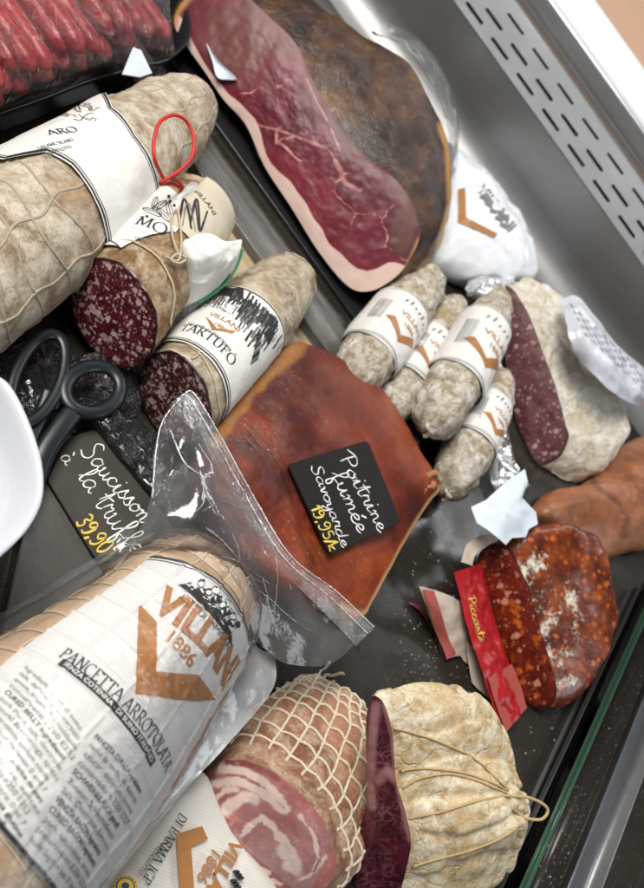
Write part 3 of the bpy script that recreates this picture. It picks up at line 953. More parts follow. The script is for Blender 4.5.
tag(mk('floor', g, plain('beige_floor', (.34, .31, .26), .6, 14, .2)), kind='structure')

# low rail and boards across the deck
def bar(name, a0, a1, zt, xa, xb, mat, label, cat, z0=.001, bev=.0015):
    g = Geo()
    ya_, yb_ = yz(a0, zt), yz(a1, zt)
    box(g, V(((xa + xb) / 2, (ya_ + yb_) / 2, (zt + z0) / 2)), X0 * ((xb - xa) / 2), V((0, (yb_ - ya_) / 2, 0)), Z * ((zt - z0) / 2), 0, bev)
    return tag(mk(name, g, mat), label, cat)
M = Mat('streaked_grey_rail')
st = M.noise(60, 5, .7, M.map((.12, 1, 1)))
c_ = M.ramp(st, [(.3, (.025, .022, .02)), (.52, (.10, .09, .08)), (.7, (.26, .24, .21))])
M.bsdf(c_, .35, M.bump(st, .4, .002), Specular_IOR_Level=.6)
RAILM = M.m
bar('tray_rail', 58, 86, .022, -.42, .0, RAILM, 'streaky dark grey rail running below the cured ham', 'rail')
bar('cutting_board', 25, 55, .012, -.30, -.012, plain('pale_board', (.42, .34, .21), .5, 40, .15), 'narrow pale board strip beside the streaky rail', 'board')
g = Geo(); 
bx = W(250, 40, .004)
box(g, V((-.28, yz(150, .004), .0025)), X0 * .32, V((0, .075, 0)), Z * .0022, 0, .001)
tag(mk('ham_tray', g, plain('black_tray', (.014, .013, .015), .3, 20, .4)), 'flat black tray under the cured ham', 'tray')

# ================================================================== helper for small labels
def vlogo(g, surf, uc, vc, w, ang, mi, off, step=.004):
    put(g, mi, surf, VLOGO, V((uc, vc)), ang, w, off, step)

# ================================================================== big salami
A, r0 = axpt(-75, 306, 86); B, r1 = axpt(200, 98, 40)
T = Tube(A, B, [(0, .92 * r0), (.3, r0 * .98), (.62, r0 * .86), (.82, r0 * .72), (.90, r0 * .58), (1, .0)], .0013, 45, 3)
T.rref = r0
big = thing('dry_salami', 'largest dry salami with grey-brown mould, wide paper band and red string', 'salami', (A.x, A.y, 0))
mk('casing', T.body(150, 190), CAS_BIG, big)
g = Geo()
pn = [T.uv(*p) for p in ((4, 164), (45, 154), (70, 168), (92, 200), (103, 232))]
def interp(pts):
    us = [p.x for p in pts]; lo, hi = min(us), max(us)
    P = sorted(pts, key=lambda p: p.x)
    def f(u):
        if u <= P[0].x: return P[0].y
        for a, b in zip(P, P[1:]):
            if u <= b.x:
                t = (u - a.x) / (b.x - a.x); return a.y + (b.y - a.y) * t
        return P[-1].y
    return f
pf = [T.uv(*p) for p in ((96, 100), (107, 95), (112, 108), (134, 136), (152, 164), (158, 188))]
fn, ff = interp(pn), interp(pf)
u0, u1 = T.r(T.L * .5) * -1.5, r0 * 1.9
T.band(g, 0, u0, u1, lambda a: fn(u0 + (u1 - u0) * a), lambda a: ff(u0 + (u1 - u0) * a), .0022, 110, 40, .0007)
for fn_, sgn in ((fn, 1), (ff, -1)):
    for o_, w_ in ((.0022, .0018), (.0048, .0007)):
        P = [(u0 + (u1 - u0) * i / 160, fn_(u0 + (u1 - u0) * i / 160) + sgn * o_) for i in range(161)]
        put_curve(g, 1, T, P, w_, .00245, 300, True)
put_line(g, 1, T, serif('ARO', .16), (50, 138), (79, 135), .00245, .003)
put_line(g, 2, T, serif('SALAME SILANO', .2, .1), (40, 153), (74, 143), .00245, .003)
put_line(g, 2, T, serif('PURO FILETTO', .2, .1), (46, 160), (72, 150), .00245, .003)
# sprig drawing
rr = random.Random(3)
for k in range(26):
    cx, cy = 76 + rr.uniform(-16, 18), 113 + rr.uniform(-6, 8)
    a_ = rr.uniform(0, 6.28); l_ = rr.uniform(3, 8)
    put_curve(g, 2 if k % 3 else 1, T, [(cx, cy), (cx + l_ * math.cos(a_) + 1, cy + l_ * math.sin(a_) * .7), (cx + 1.5 * l_ * math.cos(a_ + .4), cy + 1.5 * l_ * math.sin(a_ + .4) * .7)], rr.uniform(.0005, .0012), .00245, 12)
mk('label_band', g, [PAPER, INK, INKG], big)
# net of string under the mould
g = Geo()
for k in range(10):
    th0 = -1.5 + k * .42
    pts = [T.pt(T.L * (.02 + .40 * i / 60), th0 + .05 * math.sin(i * .35 + k), -.0003) for i in range(61)]
    if k % 2 == 0: rope(g, pts, .0012, 6)
for k in range(6):
    v_ = T.L * (.05 + .075 * k)
    pts = [T.pt(v_ + .006 * math.sin(i * .22 + k), -2 + 4.2 * i / 70, -.0003) for i in range(71)]
    rope(g, pts, .0011, 6)
for k in range(3):
    v_ = T.L * (.70 + .085 * k)
    rope(g, [T.pt(v_ + .004 * math.sin(i * .2 + k), -2 + 4.2 * i / 70, -.0004) for i in range(71)], .0010, 6)
for k in range(4):
    rope(g, [T.pt(T.L * (.66 + .30 * i / 50), -1.0 + .6 * k + .05 * math.sin(i * .3 + k), -.0004) for i in range(51)], .0010, 6)
mk('string_net', g, plain('mouldy_string', (.36, .30, .22), .9, 200, .25, .5, 1500), big)
# red loop
g = Geo()
lp = [(163, 178, .105), (155, 160, .118), (154, 140, .122), (160, 122, .122), (174, 115, .118), (187, 122, .112), (194, 140, .108), (191, 158, .105), (180, 170, .100), (168, 178, .098), (160, 184, .092), (172, 184, .09), (184, 190, .08)]
rope(g, catmull([W(*p) for p in lp], 140), .0013, 8)
lp2 = [(160, 182, .096), (170, 178, .096), (182, 186, .085), (178, 196, .07)]
rope(g, catmull([W(*p) for p in lp2], 30), .0013, 8)
mk('hanging_loop', g, REDSTR, big)

# ================================================================== MO... salami, sliced, torn paper
A, r0 = axpt(113, 313, 53, .012); B, r1 = axpt(203, 203, 41, .014)
T = Tube(A, B, [(0, r0), (.35, r0 * .99), (.7, r0 * .96), (.93, r0 * .8), (1.0, 0)], .0010, 60, 8, cut=(.006, -.012))
T.rref = r0
mo = thing('cut_salami', 'sliced salami with marbled dark red face and torn white paper wrap', 'salami', (A.x, A.y, 0))
mk('casing', T.body(), CAS_MORO, mo)
mk('cut_face', T.capgeo(), CUT_MORO, mo)
g = Geo()
pn = [T.uv(*p) for p in ((84, 252), (98, 257), (115, 259), (131, 247), (150, 239), (172, 233))]
pf = [T.uv(*p) for p in ((122, 196), (150, 186), (165, 187), (178, 196), (190, 208))]
fn, ff = interp(pn), interp(pf)
u0, u1 = -r0 * 1.75, T.uv(174, 234).x
T.band(g, 0, u0, u1, lambda a: fn(u0 + (u1 - u0) * a), lambda a: ff(u0 + (u1 - u0) * a), .0020, 80, 36, .0006)
put_curve(g, 1, T, [(86, 254), (100, 259), (114, 260)], .0012, .00225)
put_line(g, 1, T, serif('MO', .13), (132, 229), (161, 240), .00225, .003)
put_line(g, 2, T, serif('TARTUFO', .2, .1), (130, 246), (150, 249), .00225, .003)
put_line(g, 2, T, serif('..............', .2, .15), (127, 234), (152, 245), .00225, .003)
for cx, cy, rx, ry, a_ in ((152, 214, 10, 3, .5), (160, 207, 8, 3, -.6), (163, 217, 9, 3, .9), (155, 204, 6, 2.5, -1.2), (169, 211, 7, 2.5, 1.4)):
    P = [(cx + rx * math.cos(t) * math.cos(a_) - ry * math.sin(t) * math.sin(a_), cy + rx * math.cos(t) * math.sin(a_) + ry * math.sin(t) * math.cos(a_)) for t in [k * .449 for k in range(15)]]
    put_curve(g, 1, T, P, .0006, .00225, 40)
    put_curve(g, 1, T, [(cx - rx * math.cos(a_), cy - rx * math.sin(a_)), (cx + rx * math.cos(a_), cy + rx * math.sin(a_))], .0006, .00225, 14)
for cx, cy in ((169, 199), (174, 207), (170, 203), (146, 220), (175, 216)):
    put_poly(g, 1, T, [(cx + 1.6 * math.cos(t), cy + 1.6 * math.sin(t)) for t in [k * .7 for k in range(9)]], .00228, .003)
mk('paper_wrap', g, [PAPER, INK, INKG], mo)
# tan neck part of the wrap with lettering
g = Geo()
u0, u1 = T.uv(172, 214).x, T.uv(214, 236).x
v0 = T.uv(178, 226).y
T.band(g, 0, u0, r0 * 1.3, lambda a: v0 - .004, lambda a: T.L * .97, .0024, 50, 26, .0003)
put_line(g, 1, T, sans('VILLANI', .012), (192, 193), (212, 216), .00262, .003)
for k in range(2):
    put_curve(g, 1, T, [(178 + 11 * k, 224), (184 + 12 * k, 200), (190 + 9 * k, 230), (203, 222)][: 3 + k], .0018, .00262)
put_curve(g, 1, T, [(194, 203), (198, 232), (206, 212)], .0014, .00262)
put_curve(g, 2, T, [(181, 228), (187, 204), (194, 232)], .0009, .00268)
mk('neck_label', g, [PAPERT, INK, INKG], mo)
# curled flap of paper with green ribbon edge
g = sheet([[(176, 236, .075), (194, 235, .082), (210, 234, .084), (226, 241, .083), (241, 240, .078)],
           [(179, 255, .078), (193, 254, .088), (208, 254, .09), (224, 258, .085), (239, 254, .076)],
           [(181, 278, .066), (192, 276, .076), (204, 276, .078), (218, 276, .074), (233, 268, .066)],
           [(179, 312, .045), (186, 306, .05), (194, 302, .055), (205, 297, .056), (216, 291, .056)]], 50, 50, .0026, 55, 4, .0022)
fl = mk('paper_flap', g, [PAPER], mo)
g = Geo()
rope(g, catmull([W(*p) for p in ((243, 248, .078), (236, 268, .067), (224, 285, .06), (210, 296, .056), (198, 303, .054))], 40), .0011, 8)
mk('ribbon_edge', g, GREEN, mo)
g = sheet([[(176, 197, .094), (183, 190, .1), (190, 182, .104)], [(179, 198, .096), (190, 190, .1), (197, 183, .101)], [(184, 198, .096), (192, 193, .098), (197, 190, .098)]], 16, 12, .001, 60, 9)
mk('torn_corner', g, [PAPER], mo)
# twine
g = Geo()
pts = [T.pt(T.uv(132, 262).y + .012 * math.sin(i / 40 * 3.0), -1.3 + 2.5 * i / 40, .0012) for i in range(41)]
rope(g, pts, .0009, 7)
lp = [(176, 262, .0), (170, 250, 0), (168, 235, 0), (171, 218, 0), (176, 216, 0), (177, 235, 0), (176, 254, 0), (172, 264, 0), (160, 262, 0)]
bz = lambda x, y: T.pt(T.uv(x, y).y, T.uv(x, y).x / T.rref, .0045)
rope(g, catmull([bz(x, y) for x, y, z in lp], 90), .0009, 7)
lp = [(181, 262), (173, 266), (166, 264), (172, 258), (182, 260)]
rope(g, catmull([bz(x, y) for x, y in lp], 40), .0009, 7)
mk('twine', g, TWINE, mo)

# ================================================================== TARTUFO salami
A, r0 = axpt(174, 398, 48); B, r1 = axpt(297, 272, 36)
T = Tube(A, B, [(0, r0 * .98), (.25, r0), (.6, r0 * .97), (.84, r0 * .84), (.9, r0 * .75), (1, 0)], .0009, 60, 12, cut=(.004, -.008), sag=.002)
T.rref = r0
ta = thing('cut_salami', 'sliced salami with white band lettered TARTUFÓ and dark speckled face', 'salami', (A.x, A.y, 0))
mk('casing', T.body(), CAS_TART, ta)
mk('cut_face', T.capgeo(), CUT_TART, ta)
g = Geo()
pn = [T.uv(*p) for p in ((163, 342), (185, 347), (210, 366), (230, 392), (238, 404))]
pf = [T.uv(*p) for p in ((226, 286), (242, 285), (262, 297), (278, 318), (283, 335))]
vn_, vf_ = T.uv(208, 365).y, T.uv(262, 298).y
fn = lambda u: vn_ + .0015 * math.sin(u * 60)
ff = lambda u: vf_ + .001 * math.sin(u * 50)
u0, u1 = -r0 * 1.7, r0 * 1.8
T.band(g, 0, u0, u1, lambda a: fn(u0 + (u1 - u0) * a), lambda a: ff(u0 + (u1 - u0) * a), .0017, 100, 40, .0004)
for fn_, sgn, sp in ((fn, 1, ((.0022, .0016), (.0045, .0007))), (ff, -1, ((.0016, .0014),))):
    for o_, w_ in sp:
        put_curve(g, 1, T, [(u0 + (u1 - u0) * i / 120, fn_(u0 + (u1 - u0) * i / 120) + sgn * o_) for i in range(121)], w_, .0019, 240, True)
put_line(g, 1, T, serif('TARTUFÓ', .16), (176, 338), (229, 368), .0019, .003)
put_line(g, 2, T, serif('SALAME AL TARTUFO', .2, .12), (185, 331), (227, 354), .0019, .003)
put_line(g, 3, T, sans('VILLANI', .02), (207, 318), (236, 334), .0019, .003)
put_line(g, 3, T, sans('1886', .01), (211, 328), (223, 335), .0019, .003)
put_poly(g, 3, T, [(204, 320), (209, 325), (214, 332), (234, 333), (230, 336), (209, 335)], .0019)
rr = random.Random(11)
for k in range(230):          # engraved scene
    x_ = rr.uniform(0, 1); 
    px_ = 212 + 66 * x_ + rr.uniform(-3, 3); 
    top = 291 + 42 * max(0, x_ - .25) ** 1.3; 
    py_ = top + rr.random() ** 1.6 * (20 if x_ < .55 else 30)
    if x_ < .4 and py_ > 303: continue
    l_ = rr.uniform(3, 9) * (1.4 if x_ > .5 else 1)
    put_curve(g, 1 if k % 5 else 2, T, [(px_, py_), (px_ - .35 * l_ + rr.uniform(-1, 1), py_ + .5 * l_), (px_ - .7 * l_, py_ + l_)], rr.uniform(.0005, .0019) if x_ > .3 else .0006, .00192, 8)
for k in range(16):
    f = k / 15
    put_curve(g, 1, T, [(223 + 20 * f, 289 + 1 * f), (218 + 24 * f, 297 + 4 * f)], .0014, .00191, 8)
for k in range(9):
    put_curve(g, 1, T, [(250 + 3.2 * k, 294 + 3.4 * k), (243 + 3.4 * k, 306 + 3.6 * k)], .0016, .00191, 8)
for k in range(34):
    px_, py_ = rr.uniform(205, 250), rr.uniform(299, 314)
    put_curve(g, 2, T, [(px_, py_), (px_ + rr.uniform(2, 6), py_ + rr.uniform(1, 3))], .0005, .0019, 6)
for k in range(12):           # barcode on the right flank
    put_curve(g, 1, T, [(255 + k * .5 - 6, 364 - k * 2.2), (262 + k * .5 - 6, 358 - k * 2.2)], rr.uniform(.0005, .0014), .0019, 6)
mk('label_band', g, [PAPER, INK, INKG, BRONZE], ta)
g = Geo()
pts = [T.pt(.003 + .020 * i / 30, -.30 + .02 * i / 3 * .1 + .03 * math.sin(i * .2), .0008) for i in range(31)]
rope(g, pts, .0008, 6)
rope(g, [T.pt(.012 + .004 * math.sin(i * .09 + 1), -1.6 + 3.2 * i / 60, .0006) for i in range(61)], .0007, 6)
rope(g, [T.pt(T.L * .955 + .002 * math.sin(i * .5), -1 + 2.6 * i / 40, .001) for i in range(41)], .0009, 6)
mk('twine', g, TWINE, ta)

# ================================================================== small salamis
SM = [
 ('small whole salami with chevron label nearest the cured ham', (361, 366, 32), (421, 285, 27), 0, (.20, .58), 21, 1.0),
 ('small salami half hidden between two labelled ones', (394, 404, 24), (452, 308, 18), 0, (.26, .64), 22, .55),
 ('upper small salami with chevron label and pale mouldy tip, lying across another', (438, 411, 31), (498, 299, 18), .016, (.26, .66), 23, .95),
 ('lowest small salami tucked beneath the others beside the chorizo paper', (455, 476, 27), (497, 385, 21), 0, (.34, .70), 24, .75),
]
for label, a, b, base, lab, seed, lw in SM:
    A, r0 = axpt(*a, base=base); B, r1 = axpt(*b, base=base)
    dv = (B - A).normalized()
    A2 = A - dv * r0 * 1.05; B2 = B + dv * r1 * .9
    T = Tube(A2, B2, [(0, 0), (.13, r0 * .86), (.3, r0), (.65, r0 * .97), (.86, r1 * .95), (1, 0)], .0016, 110, seed, sag=[.001, -.003, .004, .0015][seed - 21])
    T.rref = r0
    t = thing('small_salami', label, 'salami', (A.x, A.y, base), 'small dry salamis with chevron labels')
    mk('casing', T.body(90, 90), CAS_SMALL, t)
    g = Geo()
    v0, v1 = T.L * lab[0], T.L * lab[1]
    T.band(g, 0, -r0 * 1.9, r0 * 1.9, lambda a: v0 + .001 * math.sin(a * 9), lambda a: v1 + .001 * math.sin(a * 8), .0020, 60, 20, .0003)
    for q in (v0 + .0015, v0 + .0032, v1 - .0015):
        put_curve(g, 1, T, [(-r0 * 1.9 + r0 * 3.8 * i / 40, q) for i in range(41)], .0007, .0022, 80, True)
    w_ = (v1 - v0)
    uc = r0 * .25
    put(g, 2, T, VLOGO, V((uc, v0 + w_ * .16)), .12 + .05 * (seed % 3 - 1), w_ * .27, .0022, .003)
    put(g, 2, T, sans('VILLANI', .02), V((uc - w_ * .16, v0 + w_ * .56)), .12, w_ * .085, .0022, .003)
    put(g, 2, T, sans('1886', .02), V((uc - w_ * .07, v0 + w_ * .43)), .12, w_ * .07, .0022, .003)
    for k in range(7):
        put_curve(g, 1, T, [(uc - w_ * .2 + w_ * .07 * k, v0 + w_ * .80), (uc - w_ * .18 + w_ * .07 * k, v0 + w_ * (.86 + .03 * math.sin(k * 2)))], .0018, .0022, 6, True)
    rr = random.Random(seed)
    for k in range(14):
        put_curve(g, 1, T, [(-r0 * 1.05 + .0009 * k, v0 + w_ * .3), (-r0 * 1.05 + .0009 * k, v0 + w_ * .72)], rr.uniform(.0002, .0006), .0022, 6, True)
    mk('label_band', g, [PAPER, INKG, BRONZE], t)
    g = Geo()
    tip = T.pt(.0005, 0)
    pts = [T.A + T.T * .002 + V((.004 * math.sin(i * .8), -.004 + .003 * math.cos(i * .8), .006 * math.sin(i * .35) + .0)) for i in range(12)]
    rope(g, pts, .0018, 7)
    mk('tied_end', g, CAS_SMALL, t)
# ================================================================== cured ham
ham = thing('cured_ham', 'large half ham with dark red cut face, white fat rim and brown rind', 'ham', W(330, 200, 0).to_tuple())
O0 = [(174, 22), (186, 45), (205, 72), (224, 100), (246, 125), (265, 167), (291, 207), (319, 252), (348, 286), (370, 291), (393, 279), (408, 262), (420, 230), (402, 187), (366, 156), (342, 128), (318, 90), (296, 44), (268, 16), (240, -8), (210, -14), (186, -2)]
R1 = O0[:9] + [(374, 293), (400, 284), (424, 262), (440, 225), (431, 180), (406, 140), (382, 108), (350, 68), (320, 30), (290, 2), (262, -16), (222, -24), (186, -6)]
R2 = O0[:9] + [(376, 292), (406, 281), (434, 257), (449, 205), (448, 150), (430, 102), (404, 62), (366, 38), (335, 15), (296, -10), (262, -24), (222, -28), (188, -6)]
R3 = [(190, 24), (205, 48), (220, 72), (240, 100), (260, 125), (280, 167), (300, 207), (325, 245), (350, 276)] + R2[9:]
p0 = W(291, 207, .015); nn = V((0, -.75, .66))
H = Loft(O0, (174, 22), (370, 291), p0, nn, [('P', R1, .016), ('P', R2, .045), ('P', R3, .075)], seg=10, M=14, amp=.0018, nsc=30, seed=5)
g = H.body()
edgeR = [(378, 293), (406, 282), (436, 256), (450, 205), (448, 150), (440, 125)]
gold = []
for p in g.v:
    x_, y_ = proj(p)
    e = max(0, 1 - segdist(x_, y_, edgeR) / 7.0)
    e = max(e, .9 * max(0, 1 - segdist(x_, y_, [(170, 25), (182, 6), (200, -8), (245, -2), (262, 24)]) / 9))
    gold.append(e)
g.at['gold'] = gold
mk('rind', g, HAMS, ham)
LE = O0[:11]
seams = [([(246, 122), (262, 126), (285, 132), (306, 140), (330, 150)], 2.4), ([(330, 150), (338, 168), (346, 184), (360, 190)], 4.0), ([(306, 78), (314, 96), (328, 122), (340, 150)], 1.6)]
LOBES = [(232, 40, .45), (262, 70, .25), (300, 112, .75), (272, 104, .3), (300, 176, .12), (330, 226, .0), (352, 262, .2), (366, 196, .55), (368, 236, .3), (398, 238, .95), (384, 262, .4), (345, 150, .85), (316, 150, .35)]
def lob(x, y):
    x += 7 * noise.noise(V((x * .045, y * .045, 0))) + 2 * noise.noise(V((x * .2, y * .2, 0)))
    y += 7 * noise.noise(V((x * .045, y * .045, 9))) + 2 * noise.noise(V((x * .2, y * .2, 9)))
    q = sorted((math.hypot(x - a, y - b), t) for a, b, t in LOBES)
    g_ = q[1][0] - q[0][0]
    w_ = .5 * (1 - ss(0, 7, g_))
    return q[0][1] * (1 - w_) + q[1][1] * w_, g_
def fatf(x, y):
    t = 7 + 14 * max(0, y / 290) ** 2.5 + 2 * math.sin(y * .07) + 3 * noise.noise(V((x * .05, y * .05, 0)))
    f = 1.15 * (1 - ss(t - 3, t + 2.5, segdist(x, y, LE)))
    g_ = lob(x, y)[1]
    f = max(f, (1 - ss(.6, 3.4, g_)) * (.22 + .38 * max(0, min(1, .5 + 1.4 * noise.noise(V((x * .03, y * .03, 4)))))))
    for l, w in seams: f = max(f, .52 * (1 - ss(w * .2, w * 1.5, segdist(x, y, l) + 2.2 * noise.noise(V((x * .11, y * .11, 5))))))
    return f
def dryf(x, y):
    d = math.hypot((x - 240) / 52, (y - 40) / 48)
    e = math.hypot((x - 402) / 14, (y - 232) / 26)
    e2 = 1 - ss(2, 12, segdist(x, y, [(296, 44), (318, 90), (342, 128), (366, 156), (402, 187), (420, 230)]))
    return max(.55 * (1 - ss(.5, 1.15, d)), .6 * (1 - ss(.6, 1.1, e)), .8 * e2 * (.5 + 1.2 * noise.noise(V((x * .07, y * .07, 2)))))
def rindf(x, y):
    return max(.9 * (1 - ss(2, 8, segdist(x, y, [(172, 26), (176, 10), (188, -4)]))), .9 * (1 - ss(1, 5, segdist(x, y, [(396, 284), (410, 264), (420, 240)]))))
mk('cut_face', H.face(110, .004, {'fat': fatf, 'dry': dryf, 'rind': rindf, 'lobe': lambda x, y: lob(x, y)[0]}), HAMF, ham)
# film glare on the ham, shaped as a thin white piece
g = Geo()
P = [(206, 42), (212, 52), (222, 64), (237, 78), (228, 79.5), (217, 77), (212, 60)]
pp = catmull([onplane(x, y, H.p0 + H.n * .008, H.n) for x, y in P], 28, True)
cc = sum(pp, V()) / 28
g.add(pp + [p - H.n * .0006 for p in pp], [list(range(28)), list(range(28, 56))[::-1]] + [[i, (i + 1) % 28, 28 + (i + 1) % 28, 28 + i] for i in range(28)])
WPAPGLARE = paper('white_paper_or_glare', (.62, .68, .76), var=.03)
tag(mk('paper_scrap_or_glare', g, WPAPGLARE), 'thin white pointed piece standing for film glare on the red face of the ham', 'paper')
# loose film edge behind the ham
g = sheet([[(372, 30, .10), (400, 45, .10), (426, 72, .10), (446, 120, .095), (452, 170, .08)], [(390, 24, .07), (420, 40, .07), (444, 72, .07), (458, 115, .06), (458, 165, .05)]], 50, 12, .004, 30, 3)
mk('wrap_edge', g, FILMTHIN, ham)

# ================================================================== wrapped package behind the ham
OW = [(440, 146), (456, 147), (472, 156), (490, 175), (509, 200), (525, 219), (533, 242), (541, 258), (537, 273), (519, 274), (490, 270), (460, 262), (432, 253), (428, 200)]
g = pillow(OW, lambda x, y: .035 + .0002 * (x - 480), .022, .006, z_under=.003, amp=.0022, nsc=45, seed=4)
pk = thing('wrapped_package', 'white plastic-wrapped package with brown chevron print behind the ham', 'package', W(490, 215, 0).to_tuple())
body_b = g.bvh
wp_ = mk('wrapper', g, paper('white_plastic_wrap', (.70, .72, .76), .0, .25, .05), pk)
class BvhSurf:
    def __init__(s, bvh): s.b = bvh
    def uv(s, x, y): return V((x, -y))
    def surf(s, u, v, off):
        return bvhit(s.b, u, -v, off) or W(u, -v, .03)
bs = BvhSurf(body_b)
g = Geo()
put_poly(g, 0, bs, [(458, 190), (465, 189), (466, 218), (497, 234), (494, 238), (458, 223)], .0012, 5)
put_line(g, 1, bs, sans('VILLANI', .02), (476, 190), (508, 232), .0012)
for k in range(5): put_curve(g, 2, bs, [(480 + 5 * k, 196 + 7 * k), (486 + 5 * k, 199 + 7 * k)], 3.5, .0012, 4)
put_curve(g, 2, bs, [(484, 194), (492, 205)], 5, .0012, 5)
put_curve(g, 2, bs, [(500, 213), (508, 220)], 4, .0012, 5)
mk('print', g, [BRONZE, INKG, INKG], wp_)

# ================================================================== white floured salami
O = [(503, 290), (510, 287), (518, 296), (530, 317), (543, 352), (556, 388), (566, 425), (569, 437), (561, 456), (548, 464), (536, 466), (522, 455), (514, 412), (506, 370), (504, 330)]
p0 = W(552, 462, .012); nn = V((-.15, -.85, .5))
Hh = Loft(O, (508, 287), (552, 464), p0, nn, [('S', (516, 282), (570, 474), 1.15, .016), ('S', (528, 278), (590, 480), 1.35, .04), ('S', (552, 292), (604, 466), 1.3, .062)], amp=.0028, nsc=45, seed=9)
ws = thing('floured_salami', 'thick white floured salami cut lengthwise to a dark red face', 'salami', W(560, 400, 0).to_tuple())
mk('casing', Hh.body(), FLOUR, ws)
mk('cut_face', Hh.face(60, .002), CUT_WHITE, ws)
Hb = Hh.bvh
# crumpled clear label over its back
g = sheet([[(560, 300, .075), (578, 296, .085), (600, 322, .085), (622, 350, .08), (650, 372, .07)], [(566, 335, .085), (584, 336, .095), (604, 356, .095), (622, 378, .088), (648, 398, .07)], [(580, 362, .08), (595, 376, .085), (612, 392, .082), (628, 402, .075), (644, 406, .06)]], 44, 34, .003, 40, 6, .002)
lab = mk('label_film', g, paper('cloudy_label_film', (.58, .6, .66), 0, .2, .08), ws)
g2 = Geo()
rr = random.Random(5)
bb = BVHTree.FromPolygons(g.v, g.f)
bs2 = BvhSurf(bb)
for k in range(5):
    for q in range(9):
        x_, y_ = 574 + 8 * q + 3.6 * k - 4, 306 + 8.4 * q - 2 + 12 * k * .6 - .8 * q
        l_ = rr.uniform(3, 6.5)
        p_ = [(x_, y_), (x_ + l_ * .7, y_ + l_ * .75)]
        if all(bvhit(bb, *q_) for q_ in p_): put_curve(g2, 0, bs2, [(a_, -b_) for a_, b_ in [(x_, -y_), (x_ + l_ * .7, -y_ - l_ * .75)]], rr.uniform(.5, 1.3), .0008, 6)
mk('label_print', g2, [plain('pale_grey_ink', (.30, .30, .32), .6)], lab)
g = sheet([[(498, 300, .02), (500, 350, .02), (505, 400, .018), (512, 452, .015), (530, 485, .012)], [(484, 330, .02), (488, 370, .03), (492, 420, .025), (500, 465, .02), (516, 500, .006)], [(474, 340, .006), (478, 380, .012), (484, 430, .012), (492, 480, .01), (508, 510, .004)]], 50, 30, .006, 40, 8, .003)
tag(mk('plastic_bag', g, film('cloudy_bag_film', .5, (.9, .93, .96), .12, 40, .6)), 'crumpled clear plastic bag between the small salamis and the floured salami', 'bag')
g = sheet([[(466, 282, .02), (482, 276, .03), (500, 278, .035), (514, 276, .03)], [(468, 294, .03), (484, 290, .042), (498, 290, .045), (512, 286, .05)], [(474, 304, .02), (486, 302, .03), (498, 300, .035), (508, 296, .035)]], 30, 20, .005, 50, 12, .003)
tag(mk('plastic_wrap', g, film('bluish_wrap', .75, (.85, .9, .97), .15, 50, .6)), 'bluish crumpled plastic wrap at the top end of the floured salami', 'plastic wrap')

# ================================================================== smoked meat at right
O = [(544, 510), (556, 490), (575, 488), (598, 478), (620, 454), (650, 436), (700, 440), (710, 520), (660, 540), (640, 545), (602, 555), (576, 537), (556, 522)]
g = pillow(O, lambda x, y: .02, .03, .004, amp=.002, nsc=35, seed=6, n2=2.6)
br = []
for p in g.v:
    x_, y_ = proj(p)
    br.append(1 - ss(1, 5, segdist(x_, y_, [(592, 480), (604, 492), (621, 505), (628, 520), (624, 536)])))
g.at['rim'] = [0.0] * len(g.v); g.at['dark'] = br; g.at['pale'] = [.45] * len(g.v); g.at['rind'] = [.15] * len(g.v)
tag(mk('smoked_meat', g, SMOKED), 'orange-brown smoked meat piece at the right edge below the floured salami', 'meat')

# ================================================================== poitrine slab
O = [(293, 343), (312, 346), (330, 352), (356, 368), (382, 388), (404, 420), (424, 458), (440, 486), (430, 502), (412, 530), (392, 566), (372, 602), (360, 616), (325, 598), (288, 580), (250, 552), (222, 515), (212, 470), (216, 432), (240, 398), (266, 368)]
zf = lambda x, y: .034 - .00002 * (y - 480)
g = pillow(O, zf, .012, .003, nr=60, N=220, amp=.0011, nsc=28, seed=2, n2=3)
at = {k: [] for k in ('dark', 'pale', 'rind', 'rim')}
for p, e in zip(g.v, g.at['edge']):
    x_, y_ = proj(p)
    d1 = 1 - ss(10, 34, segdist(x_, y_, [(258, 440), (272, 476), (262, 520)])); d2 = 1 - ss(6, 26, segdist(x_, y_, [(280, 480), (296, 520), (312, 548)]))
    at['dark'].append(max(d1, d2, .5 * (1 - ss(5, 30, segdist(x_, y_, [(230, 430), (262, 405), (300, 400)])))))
    at['pale'].append(max(1 - ss(20, 85, math.hypot(x_ - 372, (y_ - 395) * .8)), .8 * (1 - ss(10, 40, segdist(x_, y_, [(400, 420), (424, 462)])))))
    wob = 5 * noise.noise(V((x_ * .06, y_ * .06, 3)))
    at['rind'].append(1 - ss(13, 19, segdist(x_, y_, [(293, 340), (262, 366), (236, 394), (212, 430)]) + wob))
    at['rim'].append((ss(.955, .985, e) * .8) if (e > .9 and x_ > 340 and y_ > 484) else 0.0)
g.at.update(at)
BPV = g.bvh
po = thing('pork_belly', 'glossy orange-brown smoked pork belly slab under the black price slate', 'meat', W(330, 480, 0).to_tuple())
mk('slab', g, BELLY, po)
# ragged tied corner
g = Geo(); rr = random.Random(2)
for k in range(7):
    pts = [W(424 + rr.uniform(-3, 3), 476 + 3 * k + rr.uniform(-2, 2), .036)]
    for q in range(4): pts.append(pts[-1] + V((rr.uniform(-.002, .003), rr.uniform(.001, .005), rr.uniform(-.003, .0015))))
    rope(g, catmull(pts, 12), rr.uniform(.0014, .003), 7, fuzz=.4)
mk('ragged_corner', g, plain('dry_fringe', (.34, .15, .06), .6, 150, .35, .5), po)

